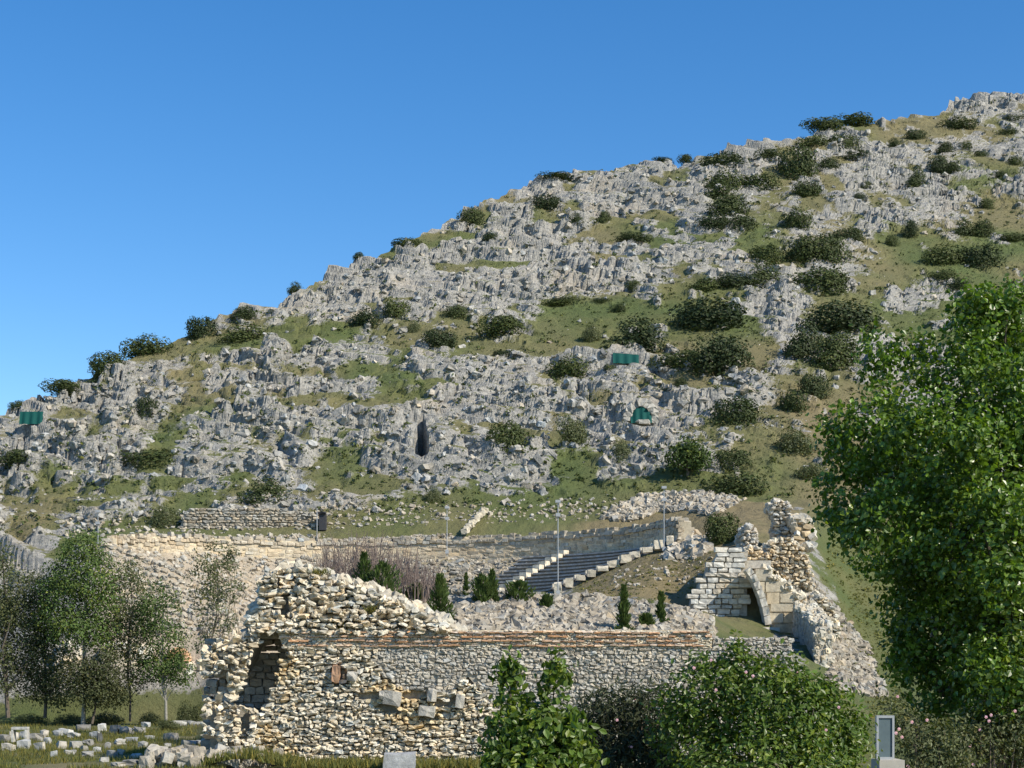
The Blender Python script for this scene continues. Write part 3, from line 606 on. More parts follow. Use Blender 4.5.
# the vaulted side entrance with its ashlar wall
YA = 98.; an = empty("vaulted_entrance", (14, YA, 5)); an["label"] = "stepped white ashlar wall and half vault of the theatre side entrance"; an["category"] = "ruin"
PA = [(683, 620), (683, 609), (688, 605), (690, 597), (697, 591), (699, 581), (706, 575), (708, 564), (715, 557), (722, 548), (747, 550), (746, 562), (746, 614), (742, 620)]
mb = MB(); prism(mb, [(x + 1.5, y + 2) for x, y in PA], YA, .22, 2.4); rel(mb.build("wall_fill", M['mortar']), an)
mb = MB(); 
def at_(C):
    px = C[:, 0] / YA * F + 512; py = HY - (C[:, 2] - HC) * F / YA; w = np.clip((px - 705) / 30, 0, 1) * np.clip((py - 568) / 18, 0, 1) * rng.uniform(.3, 1, len(C))
    return (1 - w)[:, None] * np.array([[1.08, 1.1, 1.14]]) + w[:, None] * np.array([[1.1, .95, .74]])
masonry(mb, PA, YA, (.27, .36), (.4, .95), .12, (), at_, 1.0, .1, .03, .03, .12, .06, depth=.3, rot=.03); rel(mb.build("ashlar_wall", M['ashlar']), an)
mb = MB(); prism(mb, [(745, 560), (770, 560), (770, 648), (745, 648)], 98, 3.2, 4.0); prism(mb, [(745, 560), (772, 560), (772, 568), (745, 568)], 98, .4, 3.3); rel(mb.build("passage_wall", M['grey']), an)
YV = 97.; PW = [(756, 569), (767, 570), (806, 606), (803, 644), (764, 644), (766, 622), (763, 602), (759, 586)]
mb = MB(); prism(mb, PW, YV, .12, 2.2, tint=(1.55, 1.5, 1.4)); rel(mb.build("wall_fill", M['mortar']), an)
mb = MB(); masonry(mb, PW, YV, (.5, .75), (.7, 1.5), .02, (), lambda C: np.array([[1.0, .93, .80]]), .92, .07, .03, .012, .05, .03, depth=.12, rot=.01); rel(mb.build("vault_wall", M['ashlar']), an)
mb = MB(); cv = [(747, 569), (751, 575), (755, 582), (758.5, 590), (761.5, 598), (764, 607), (766, 616), (767.5, 625)]
for i in range(len(cv) - 1):
    p0, p1 = P(*cv[i], YV), P(*cv[i + 1], YV); d = p1 - p0; an_ = math.atan2(d[2], d[0])
    stones(mb, [(p0 + p1) / 2 + [0, .1, 0]], [[np.linalg.norm(d) / 2 * .96, .55, .19]], [[0, -an_, 0]], [[1.05, 1.06, 1.08]], .08, .04)
rel(mb.build("arch_rib", M['ashlar']), an)
mb = MB(); stones(mb, [P(769, 632, YV - .1), P(771, 640, YV - .1)], [[.55, .6, .28], [.62, .65, .22]], [[0, 0, 0]] * 2, [[1, 1, 1.02], [.95, .95, .95]], .12, .05); rel(mb.build("arch_pier", M['ashlar']), an)
mb = MB(); t = rng.random(150); cc = np.array([P(766 + 46 * q_ + rng.normal(0, 1.5), 570 + 38 * q_ + rng.normal(0, 1.8) - 1, YV) + [0, rng.uniform(-.1, 1.6), 0] for q_ in t])
stones(mb, cc, rng.uniform(.06, .17, (150, 1)) * rng.uniform(.7, 1.3, (150, 3)), rng.uniform(-1, 1, (150, 3)), tints(150, 1.05, .1), .4, .14); rel(mb.build("rubble_coping", M['core']), an)
# wing wall that runs towards the viewer and stands in its own shade
mb = MB(); fz, nz, bz = P(806, 605, 96.5)[2], P(816, 627, 86)[2], 2.8
fx, nx = P(793, 0, 96.5)[0], P(815.5, 0, 86)[0]
v = [(fx, 96.5, bz), (nx, 86, bz), (nx + .9, 86, bz), (fx + 1.1, 96.5, bz), (fx, 96.5, fz), (nx, 86, nz), (nx + .9, 86, nz), (fx + 1.1, 96.5, fz)]
mb.add(v, [[0, 4, 5, 1], [1, 5, 6, 2], [2, 6, 7, 3], [4, 7, 6, 5], [0, 3, 7, 4]]); t_, h_ = rng.random(420), rng.random(420); zt_ = fz + (nz - fz) * t_; an_w = math.atan2(nx - fx, 10.5)
stones(mb, np.c_[fx + (nx - fx) * t_ + .02, 96.5 - 10.5 * t_, bz + 1 + h_ * (zt_ - bz - 1.1)], np.c_[rng.uniform(.03, .07, 420), rng.uniform(.12, .3, 420), rng.uniform(.07, .15, 420)], np.c_[np.zeros((420, 2)), np.full(420, an_w)], tints(420, 1., .15), .3, .1); rel(mb.build("wing_wall", M['grey']), an)
mb = MB(); tt = rng.random(170); cc = np.array([(fx + (nx - fx) * q_ + rng.uniform(.0, 1.1), 96.5 - 10.5 * q_, fz + (nz - fz) * q_ + rng.normal(.03, .08)) for q_ in tt])
cc = np.r_[cc, np.array([(nx + rng.random() * .9, 86, bz + rng.random() * (nz - bz)) for q_ in range(60)])]
stones(mb, cc, rng.uniform(.08, .16, (len(cc), 1)) * rng.uniform(.7, 1.3, (len(cc), 3)), rng.uniform(-.4, .4, (len(cc), 3)), tints(len(cc), 1.0, .1), .3, .13); rel(mb.build("wing_rubble", M['core']), an)
# rubble masonry above the vault
def lump(name, poly, Y, thick, mat, label, cat, rh=(.13, .26), rw=(.18, .45), base=1., prot=.35, tint=None, parent=None, rnd=.4, jit=.15):
    W = P(poly[0][0], poly[0][1], Y); root = parent or empty(name, (W[0], Y, 0))
    cx_ = np.mean([p[0] for p in poly]); cy_ = np.mean([p[1] for p in poly]); sh = [(cx_ + (x - cx_) * .92, cy_ + (y - cy_) * .94) for x, y in poly]
    mb = MB(); prism(mb, sh, Y, .2, thick); rel(mb.build("rubble_fill", M['mortar']), root)
    mb = MB(); masonry(mb, poly, Y, rh, rw, prot, (), tint, base, .14, .05, .02, rnd, jit, depth=.3, rot=.2)
    W = np.array([P(x, y, Y) for x, y in poly]); n = len(W); seg = rng.integers(0, n, 40 + 10 * n); t = rng.random(len(seg))[:, None]
    cc = W[seg] * (1 - t) + W[(seg + 1) % n] * t; cc[:, 1] += rng.random(len(cc)) * thick
    stones(mb, cc, rng.uniform(rh[0] * .5, rh[1] * .7, (len(cc), 1)) * rng.uniform(.7, 1.3, (len(cc), 3)), rng.uniform(-.6, .6, (len(cc), 3)), tints(len(cc), base, .14), rnd, jit)
    rel(mb.build("rough_masonry", M[mat]), root)
    if label: tag(root, label, cat)
    return root
lump("masonry_chunk", [(744, 572), (745, 550), (756, 546), (762, 552), (772, 541), (790, 538), (801, 546), (809, 562), (812, 588), (790, 585), (768, 572)], 100.5, 3.0, 'core', "broken rubble masonry mass above the half vault of the entrance", "ruin", tint=lambda C: np.array([[1., .95, .88]]))
lump("boulder_stub", [(742, 550), (741, 536), (744, 529), (750, 526), (757, 532), (757, 550)], 103, 2.0, 'grey', "short rounded rubble stub left of the taller pillar of rock", "ruin", base=1.15, rnd=.6)
lump("rock_pillar", [(774, 545), (775, 517), (770, 510), (771, 503), (778, 499), (787, 502), (790, 512), (788, 520), (791, 545)], 104.5, 1.8, 'grey', "tall lumpy rubble pillar standing above the theatre entrance", "ruin", base=1.15, rnd=.6)
lump("ashlar_corner", [(794, 520), (800, 518), (812, 522), (813, 546), (800, 546)], 103.5, 1.6, 'ashlar', "small orange tinted ashlar corner right of the rubble pillar", "ruin", (.32, .4), (.5, .9), prot=.06, tint=lambda C: np.array([[1.05, .84, .6]]), rnd=.12, jit=.06)
lump("masonry_stump", [(812, 598), (818, 592), (834, 608), (840, 632), (830, 645), (822, 630)], 97, 1.6, 'core', "sloping rubble stump just right of the dark wing wall", "ruin")

# remains of the stage building seen between the grove trees
def pale_block(poly, Y, thick, label, name="ruin_pier", cat="ruin", mat='ashlar', base=1.15):
    return lump(name, poly, Y, thick, mat, label, cat, (.3, .45), (.5, .9), base, .08, None, None, .15, .07)
pale_block([(58, 700), (58, 645), (74, 645), (74, 700)], 105.3, 1.2, "small white block wall with slot seen left of the pale trunked tree")
pale_block([(104, 662), (106, 646), (120, 646), (122, 700), (106, 700)], 105.3, 1.2, "taller white ruined pier between the middle grove trees")
pale_block([(59, 680), (62, 664), (70, 659), (80, 663), (80, 705), (64, 705)], 105.3, 1.2, "rounded cream ruin lump low between the left grove trees", mat='core')
pale_block([(132, 668), (134, 650), (147, 652), (148, 705), (134, 705)], 105.3, 1.0, "cream and pink ruined wall piece left of the slim trunk", mat='core')
pale_block([(190, 705), (190, 668), (204, 664), (204, 705)], 105.3, 1.0, "low pale wall remnant beside the airy tree", mat='core')
ba = empty("brick_arch", (P(179, 0, 105.5)[0], 105.5, 1)); tag(ba, "small orange brick arch half hidden behind the right grove trees", "arch")
mb = MB()
for t in np.linspace(0, math.pi, 13):
    p = P(179, 660, 105.5) + np.array([math.cos(t) * .55, 0, math.sin(t) * .62]); stones(mb, [p], [[.2, .45, .08]], [[0, -t, 0]], [tints(1, 1.4, .1)[0]], .1, .05)
rel(mb.build("arch_ring", M['brick']), ba)
mb = MB(); 
for x in (171.5, 186.5): prism(mb, [(x - 3, 660), (x + 3, 660), (x + 3, 706), (x - 3, 706)], 105.5, -.35, .5, tint=(1.5, 1.4, 1.2))
rel(mb.build("arch_pier", M['mortar']), ba)

# fallen marble blocks on the grass: each its own
BL = [(3, 742, 11, 9), (14, 740, 9, 10), (24, 738, 8, 8), (36, 741, 14, 9), (44, 737, 8, 9), (8, 750, 12, 8), (24, 748, 12, 10), (40, 749, 10, 8), (48, 744, 7, 8), (58, 735, 8, 6), (66, 734, 12, 6), (74, 738, 12, 7), (83, 730, 14, 7), (76, 747, 11, 7), (62, 748, 8, 8), (88, 745, 9, 7), (95, 738, 10, 8), (102, 731, 8, 9), (115, 733, 9, 10), (127, 733, 12, 7), (140, 732, 10, 6), (100, 742, 5, 11), (108, 748, 6, 7), (120, 744, 9, 6), (132, 742, 11, 6), (143, 747, 9, 7), (150, 740, 8, 5), (157, 750, 8, 5), (171, 741, 14, 10), (168, 748, 7, 6), (190, 747, 13, 8), (199, 746, 7, 7), (146, 727, 7, 6), (172, 722, 11, 5), (180, 718, 14, 6), (190, 720, 10, 6), (198, 724, 9, 5), (186, 724, 8, 4), (54, 756, 7, 6), (70, 754, 10, 5), (88, 756, 12, 6), (97, 752, 8, 6), (112, 757, 10, 8), (121, 754, 7, 6), (84, 750, 7, 5), (104, 762, 9, 6), (136, 758, 10, 5), (148, 762, 9, 5), (130, 765, 14, 6), (118, 766, 12, 5)]
whereb = "pale weathered marble block lying among the others on the grass by the grove"
special = {3: "dark topped marble block under the little stone frame at far left", 21: "narrow upright marble post among the blocks near the grove", 18: "squarish grey marble block standing near the middle grove trunks", 28: "large white marble block near the ruin's broken left end", 30: "long white marble block nearest the ruin's left end", 12: "white triangular slab at the foot of the pale trunk", 34: "longest stone of the small white cluster behind the blocks"}
for k, (x, y, w, h) in enumerate(BL):
    Y = min(max(F * HC / (y - HY), 53), 96); s_ = Y / F; o_ = MB()
    hh = h * s_ / 2; p = np.array([(x - 512) * s_, Y, hh * .6])
    stones(o_, [[0, 0, 0]], [[w * s_ / 2, w * s_ / 2 * rng.uniform(.6, 1.0), hh]], [[rng.normal(0, .08), rng.normal(0, .08), rng.normal(0, .35)]], tints(1, .95 if k % 3 else .68, .18, .03), rng.uniform(.1, .5), rng.uniform(.08, .17))
    o = o_.build("marble_block", M['marble']); o.location = p
    tag(o, special.get(k, whereb), "stone block", "marble blocks laid out on the grass")
mb = MB(); s_ = 63 / F
for (x0, x1, y0, y1) in ((12.5, 14.5, 729, 742), (26, 28, 729, 742), (12.5, 28, 727, 729.4)):
    p0 = P(x0, y1, 70); p1 = P(x1, y0, 70); box(mb, (p0[0], 69.8, p0[2]), (p1[0], 70.2, p1[2]), (1.2, 1.2, 1.2))
tag(mb.build("stone_gateway", M['marble']), "little white stone door frame standing among the blocks at far left", "gateway")
mb = MB(); cc = np.array([P(x, y, 56) for x, y in rand_in([(165, 768), (175, 752), (196, 748), (240, 750), (290, 768), (300, 775), (165, 775)], 150)]); cc[:, 1] = 54.2 - rng.random(150) * 2.2; cc[:, 2] = rng.random(150) * .45
stones(mb, cc, rng.uniform(.1, .22, (150, 1)) * rng.uniform(.8, 1.4, (150, 3)), rng.uniform(-.4, .4, (150, 3)), tints(150, 1, .15), .4, .13); tag(mb.build("low_stone_kerb", M['rubble']), "low heap of stones overgrown with dry grass at the ruin's left foot", "kerb")
mb = MB(); stones(mb, [P(399.5, 764, 51)], [[.5, .4, .36]], [[.03, .02, .06]], [[.85, .88, .95]], .08, .04); tag(mb.build("marble_slab", M['marble']), "grey upright marble slab at the foot of the ruin wall", "stone slab")
#@@PART3
# ------------------------------------------------------------------ vegetation
def lobes_pts(lobes, n, shell=.75, r=rng):
    """points spread in ellipsoid lobes, biased to the shell; returns positions and outward normals"""
    vol = np.array([np.prod(l[1]) ** .67 for l in lobes]); k = r.choice(len(lobes), n, p=vol / vol.sum())
    c = np.array([l[0] for l in lobes])[k]; e = np.array([l[1] for l in lobes])[k]; d = unit(r.normal(0, 1, (n, 3)))
    rad = (shell + (1.02 - shell) * r.random(n)) if shell > 0 else r.random(n) ** .45
    rad = np.where(r.random(n) < .22, r.random(n) ** .5, rad); return c + d * e * rad[:, None], unit(d / e), k
def leaf_tints(n, y=.06, r=rng, lo=.65, hi=1.3):
    b = r.uniform(lo, hi, (n, 1)); yl = (r.random((n, 1)) < y) * r.uniform(.2, .9, (n, 1)); return b * (1 + yl * np.array([[1.1, .55, 0]]))
def scrub(poly, n, name, label, s0, s1, gmin, zmat='leaf_bush', per=7):
    pp = rand_in(poly, n); P_, S_ = [], []
    for (x, y) in pp:
        if any(x0 < x < x1 and y0 < y < y1 for x0, x1, y0, y1 in KEEP): continue
        i = int(np.clip(np.searchsorted(US, x), 0, NU - 1)); k = min(int(np.searchsorted(-PYmin[i], -y)), a + NH - 1)
        if rng.random() > gmin + grass[i, k]: continue
        P_.append((Xg[i, k], Yg[i, k], Zg[i, k])); S_.append(s0 + (s1 - s0) * rng.random() ** 3)
    P_ = np.repeat(np.array(P_), per, 0); S_ = np.repeat(np.array(S_), per); m = len(P_)
    d = unit(rng.normal(0, 1, (m, 3)) + [0, -.2, .5]); d[:, 2] = abs(d[:, 2]); pos = P_ + d * S_[:, None] * rng.uniform(.3, 1, (m, 1)) * [1, 1, .7]
    mb = MB(); quads(mb, pos, d + rng.normal(0, .5, (m, 3)), S_ * rng.uniform(.5, 1, m), leaf_tints(m, .15, rng, .7, 1.6)); return tag(mb.build(name, M[zmat]), label, "scrub", kind='stuff')
scrub(hillpoly, 14000, "hill_scrub", "low olive green scrub and grass tufts dotted between the hillside rocks", .10, .5, .45)
scrub([(830, 520), (900, 500), (900, 720), (870, 720), (850, 660), (822, 590)], 1500, "bank_scrub", "low green weeds on the grassy bank right of the rubble", .08, .3, .5, 'grassblade')
scrub([(560, 605), (600, 560), (700, 540), (720, 545), (690, 600), (640, 604)], 900, "mound_scrub", "dry weeds on the brown mound beside the seat rows", .06, .22, .3, 'grassblade')
# evergreen bushes of the slope: a few crowns, shared
def bush_mesh(seed, n=3600, flat=False):
    r = np.random.default_rng(seed); lobes = []
    for i in range(r.integers(5, 9)):
        a_ = r.random() * 6.28; d = r.uniform(.02, .30); s_ = r.uniform(.14, .27)
        lobes.append((np.array([math.cos(a_) * d, math.sin(a_) * d, r.uniform(.16, .60)]), np.array([s_, s_, r.uniform(.22, .36)])))
    lobes.append((np.array([0, 0, .36]), np.array([.40, .38, .42])))
    p, nn, k = lobes_pts(lobes, n, .72, r); ok = p[:, 2] > -.03; p, nn = p[ok], nn[ok]
    p += (fbm(p[:, 0] * 9 + seed, p[:, 2] * 9 + p[:, 1] * 5, seed, 2) - .5)[:, None] * nn * .16
    mb = MB(); quads(mb, p, nn + r.normal(0, .36, p.shape), r.uniform(.032, .062, len(p)), leaf_tints(len(p), .04, r), r, .7); return mb
BM = {}
for kd, mt_, sds in (('d', 'leaf_bush', range(301, 309)), ('l', 'leaf_olive', range(321, 325))):
    BM[kd] = []
    for sd_ in sds:
        me = bush_mesh(sd_).mesh("hill_bush_crown"); me.materials.append(M[mt_]); BM[kd].append(me)
BUSH = [  # x0, x1, y0, y1, kind, what singles it out
 (8, 25, 400, 411, 'd', "tiny dark bush at the far left end of the skyline"),
 (42, 80, 377, 394, 'd', "low dark bush on the left skyline just above the green net shelter"),
 (85, 125, 347, 373, 'd', "dark skyline bush, lower left half of the long pair on the ridge"),
 (122, 172, 330, 358, 'd', "dark skyline bush, upper right half of the long pair on the ridge"),
 (183, 217, 313, 340, 'd', "pointed dark bush breaking the skyline right of the long pair"),
 (218, 272, 322, 344, 'd', "broad flat dark bush under the skyline beside the grass strip"),
 (230, 256, 305, 321, 'd', "small dark bush on the skyline above the broad flat one"),
 (133, 158, 393, 418, 'd', "round green bush alone in the grey cliff at left"),
 (120, 177, 447, 470, 'd', "wide flat dark bush on the rocks below the left cliff"),
 (-6, 37, 447, 468, 'd', "dark bush cut by the left edge of the photo"),
 (150, 175, 503, 530, 'l', "green shrub left of the end of the low terrace wall"),
 (350, 384, 304, 329, 'd', "left one of two touching round dark bushes above the long grass strip"),
 (382, 414, 297, 321, 'd', "right one of two touching round dark bushes above the long grass strip"),
 (287, 303, 282, 293, 'd', "small dark bush in rocks just under the left ridge"),
 (353, 364, 252, 259, 'd', "tiny dark speck of a bush on the ridge line"),
 (422, 456, 325, 348, 'd', "dark bush at the left end of the middle green meadow"),
 (447, 469, 303, 321, 'd', "small round bush above the left end of the middle meadow"),
 (480, 528, 311, 338, 'd', "big rounded dark bush in the left part of the middle meadow"),
 (407, 421, 320, 334, 'l', "pale little shrub between the dark bushes and the meadow"),
 (550, 592, 351, 379, 'd', "solid dark green bush casting a shadow left of the teal net"),
 (492, 514, 349, 358, 'd', "thin flat bush on the rock ledge under the meadow"),
 (610, 672, 316, 352, 'd', "large spreading bush just above the flat teal net"),
 (542, 588, 295, 307, 'd', "long flat bush at the foot of the grey rock face over the meadow"),
 (592, 612, 297, 304, 'd', "small flat bush right of the long flat one over the meadow"),
 (627, 643, 279, 293, 'd', "small round bush beside the pointed pale rock slab"),
 (612, 628, 303, 314, 'd', "small dark bush at the foot of the pointed rock slab"),
 (488, 532, 416, 456, 'd', "tall round dark bush right of the black rock slot"),
 (560, 590, 415, 448, 'l', "thin olive grey bush left of the arched teal net"),
 (603, 618, 363, 374, 'd', "tiny bush just below the flat teal net"),
 (583, 601, 323, 344, 'l', "wispy pale shrub in the middle of the meadow"),
 (673, 689, 378, 389, 'd', "tiny bush on the grassy ledge right of the nets"),
 (675, 746, 290, 332, 'd', "largest round bush, at the right end of the middle meadow"),
 (662, 716, 346, 374, 'd', "low dark bush, left half of the long hedge under the largest bush"),
 (700, 754, 336, 377, 'd', "taller dark bush, right half of the long hedge under the largest bush"),
 (711, 765, 391, 429, 'd', "round bush with a clear shadow above the little hill tree"),
 (780, 812, 385, 415, 'd', "darker left one of two bushes in the brown gully"),
 (802, 832, 374, 400, 'd', "smaller right one of two bushes in the brown gully"),
 (788, 828, 326, 362, 'd', "lower left bush of the thicket beside the big tree's top"),
 (818, 862, 335, 372, 'd', "bush of the thicket closest to the big tree's left top"),
 (815, 878, 299, 334, 'd', "broad bush topping the thicket above the big tree's left side"),
 (801, 849, 267, 298, 'd', "dense round bush at the foot of the gully bushes beside a white rock"),
 (790, 826, 236, 268, 'd', "middle left bush of the dark gully column"),
 (818, 854, 232, 266, 'd', "middle right bush of the dark gully column"),
 (786, 814, 206, 232, 'd', "upper bush of the dark gully column below the white crag"),
 (751, 783, 244, 266, 'd', "round dark bush alone left of the gully column"),
 (749, 784, 265, 286, 'd', "flatter bush right below the round one left of the gully column"),
 (690, 728, 275, 293, 'd', "flat bush, left of two just above the largest bush"),
 (720, 752, 272, 289, 'd', "flat bush, right of two just above the largest bush"),
 (778, 818, 430, 458, 'l', "pale green bush below the two gully bushes"),
 (797, 830, 462, 482, 'l', "dull green bush beside the big tree's left edge"),
 (717, 756, 445, 471, 'd', "dark bush right of the little hill tree"),
 (711, 773, 466, 499, 'd', "wide green bush below the dark one, over the theatre entrance"),
 (705, 744, 509, 546, 'd', "green bush growing above the stepped ashlar wall"),
 (240, 290, 478, 506, 'd', "tree-like dark bush standing above the left terrace wall"),
 (424, 442, 486, 504, 'l', "small green shrub on the slope above the theatre's middle"),
 (528, 561, 191, 211, 'd', "dark bush in the cliff under the middle skyline"),
 (461, 484, 205, 227, 'd', "dark bush in a notch near the skyline left of the cliff"),
 (540, 576, 170, 180, 'd', "flat bush lying right on the middle skyline"),
 (392, 428, 235, 247, 'd', "flat dark bush on the skyline at the lower shoulder"),
 (483, 500, 230, 242, 'd', "small dark bush in pale rocks under the upper cliff"),
 (458, 469, 251, 259, 'd', "tiny dark bush among pale rocks below the small one"),
 (566, 586, 213, 227, 'd', "left one of two small bushes at the cliff foot"),
 (597, 612, 210, 225, 'd', "right one of two small bushes at the cliff foot"),
 (616, 653, 230, 243, 'd', "flat spread bush on the ledge below the upper cliff"),
 (655, 675, 156, 163, 'd', "left one of two small skyline bushes in the middle of the ridge"),
 (679, 694, 152, 163, 'd', "right one of two small skyline bushes in the middle of the ridge"),
 (705, 747, 149, 168, 'd', "flat bush under the skyline, first of the upper thicket"),
 (710, 744, 168, 193, 'd', "left bush of the upper thicket below the ridge"),
 (738, 780, 172, 193, 'd', "right bush of the upper thicket below the ridge"),
 (703, 738, 182, 200, 'd', "lower left bush of the upper thicket"),
 (710, 752, 195, 217, 'd', "roundest bush hanging below the upper thicket"),
 (700, 728, 214, 231, 'd', "left one of the lowest two bushes of the upper thicket"),
 (725, 756, 215, 234, 'd', "right one of the lowest two bushes of the upper thicket"),
 (759, 787, 148, 163, 'd', "small bush under the skyline right of the upper thicket"),
 (784, 820, 143, 180, 'd', "tall dark bush running down from the ridge toward the crag"),
 (802, 836, 134, 149, 'd', "left half of the flat bush row under the right ridge"),
 (832, 862, 133, 151, 'd', "right half of the flat bush row under the right ridge"),
 (843, 877, 150, 160, 'd', "flat bush below the flat row under the right ridge"),
 (819, 841, 158, 171, 'd', "small bush on pale rock below the flat row"),
 (796, 820, 180, 198, 'd', "small bush left on the white crag"),
 (812, 846, 116, 131, 'd', "left half of the long skyline bush at upper right"),
 (840, 877, 112, 128, 'd', "right half of the long skyline bush at upper right"),
 (838, 866, 226, 243, 'd', "oval bush under the white crag at the grass edge"),
 (943, 982, 112, 131, 'd', "biggest bush just under the top right crag"),
 (906, 930, 127, 141, 'd', "double small bush below the right skyline"),
 (887, 903, 138, 148, 'd', "faint small bush left of the double small bush"),
 (938, 955, 141, 153, 'd', "small bush below the biggest top right bush"),
 (958, 973, 140, 151, 'd', "fainter small bush right below the biggest top right bush"),
 (932, 950, 153, 176, 'd', "tall part of the bush pair in the upper right rocks"),
 (944, 963, 160, 175, 'd', "low part of the bush pair in the upper right rocks"),
 (976, 992, 149, 158, 'd', "small bush on a rock edge at the upper right"),
 (1000, 1022, 125, 137, 'd', "flat bush near the photo's right edge under the crag"),
 (1006, 1030, 112, 122, 'd', "flat bush cut by the photo's right edge under the crag"),
 (908, 930, 166, 188, 'd', "leaning dark bush in the middle of the upper right rocks"),
 (861, 873, 182, 190, 'd', "tiny bush on the pale crag, upper of two"),
 (855, 867, 193, 202, 'd', "tiny bush on the pale crag, lower of two"),
 (981, 997, 197, 211, 'd', "dark bush in the rocks above the right green slope"),
 (904, 921, 218, 240, 'd', "upright bush at the top edge of the right green slope"),
 (887, 903, 233, 248, 'd', "small bush at the left end of the right green slope"),
 (926, 968, 238, 268, 'd', "left half of the massive bush on the right green slope"),
 (955, 1008, 239, 272, 'd', "right half of the massive bush on the right green slope"),
 (952, 982, 220, 238, 'd', "left bush of the row just above the massive bush"),
 (972, 997, 218, 239, 'd', "right bush of the row just above the massive bush"),
 (1000, 1030, 231, 243, 'd', "flat bush at the right edge beside the massive bush"),
 (933, 960, 268, 284, 'd', "small bush below the massive bush, upper of the pair"),
 (950, 974, 276, 294, 'd', "small bush below the massive bush, lower of the pair"),
 (1010, 1028, 154, 166, 'd', "small dark bush at the right edge in the upper rocks"),
 (996, 1009, 169, 178, 'd', "tiny dark bush on the pale rock wall near the right edge"),
 (613, 634, 442, 468, 'l', "see-through greyish shrub right of the olive bush, below the nets")]
for k, (x0, x1, y0, y1, kd, lab) in enumerate(BUSH):
    p = pick((x0 + x1) / 2, y1 - 1); s_ = p[1] / F; mg = 1.16 if 690 < x0 < 880 and y0 < 380 else 1.; w, h = (x1 - x0) * s_ * 1.32 * mg, (y1 - y0) * s_ * 1.36 * mg
    o = bpy.data.objects.new("hill_bush", BM[kd][k % len(BM[kd])]); col.objects.link(o)
    o.location = (p[0], p[1] + .22 * w, p[2] - .12 * h); o.rotation_euler = (0, 0, rng.uniform(-.5, .5) + (3.14 if k % 2 else 0)); o.scale = (w, w * .75, h)
    tag(o, lab, "bush", "bushes on the rocky hillside")

def branchy(mb, base, top, tips, r0, n=7, bend=.12, r=rng, frac=(.25, .85)):
    """a trunk and limbs that reach out to the given tips"""
    base, top = np.array(base, float), np.array(top, float); t = np.linspace(0, 1, 7)[:, None]; H = np.linalg.norm(top - base)
    wob = np.cumsum(r.normal(0, bend * H / 12, (7, 3)), 0); wob[:, 2] = 0; wob -= wob[0]
    tr = base + (top - base) * t + wob; tube(mb, tr, np.linspace(r0, r0 * .25, 7), n)
    for tip in tips:
        f = r.uniform(*frac) * 6; i = int(f); s = tr[i] + (tr[min(i + 1, 6)] - tr[i]) * (f - i)
        if tip[2] < s[2] - .3: f = frac[0] * 6; i = int(f); s = tr[i]
        d = tip - s; m_ = s + d * .5 + np.array([0, 0, -.08 * np.linalg.norm(d)]) + r.normal(0, .06 * np.linalg.norm(d), 3)
        rb = r0 * (1 - f / 6) * .5 + r0 * .1
        tube(mb, [s, s * .6 + m_ * .4, m_, m_ * .4 + tip * .6, tip], np.array([rb, rb * .8, rb * .6, rb * .4, rb * .18]), 5)
def tree(name, px, py, Y, lobes, ntips, per, spread, leaf, lmat, bmat, r0, label, cat="tree", group=None, lean=0., width=.5, yel=.05, z=None, quadl=False, up=.5, limbs=10, lo=.65, hi=1.3):
    """lobes: (px, row, half width, half height, depth offset m) in picture pixels at distance Y"""
    b = P(px, py, Y) if z is None else np.array([P(px, py, Y)[0], Y, z])
    root = empty(name, tuple(b)); tag(root, label, cat, group); s_ = Y / F
    LB = [(P(x, y, Y) + np.array([0, dy, 0]), np.array([w * s_, w * s_ * .9, h * s_])) for x, y, w, h, dy in lobes]
    top = max(LB, key=lambda l: l[0][2])[0]; top = b + (top - b) * (.78 if ntips > 4000 else 1.)
    if ntips > 4000:                                     # sprays that stand out of the big crown
        LB = [(c, e * .93) for c, e in LB] + [(c + d * e * .86, e * rng.uniform(.2, .4)) for c, e in LB for d in unit(rng.normal(0, 1, (9, 3)) + [0, -.3, .1])]
    tp, tn, k = lobes_pts(LB, ntips, .6)
    mb = MB()
    branchy(mb, b - [0, 0, .1], b * np.array([1 - .6, 1 - .6, 0]) + top * np.array([.6, .6, 1]), tp[rng.choice(len(tp), min(limbs, len(tp)), replace=False)], r0)
    rel(mb.build("trunk", M[bmat]), root)
    n = ntips * per; pos = np.repeat(tp, per, 0) + rng.normal(0, spread, (n, 3)) * [1, 1, .8]; nn = np.repeat(tn, per, 0) * .8 + rng.normal(0, .6, (n, 3)) + [0, 0, up]
    tt = np.repeat(leaf_tints(ntips, yel, rng, lo, hi), per, 0) * rng.uniform(.8, 1.2, (n, 1)); mb = MB(); sz = leaf * rng.uniform(.65, 1.25, n)
    (quads(mb, pos, nn, sz, tt) if quadl else leaves(mb, pos, nn, sz, tt, width)); rel(mb.build("crown", M[lmat]), root); return root

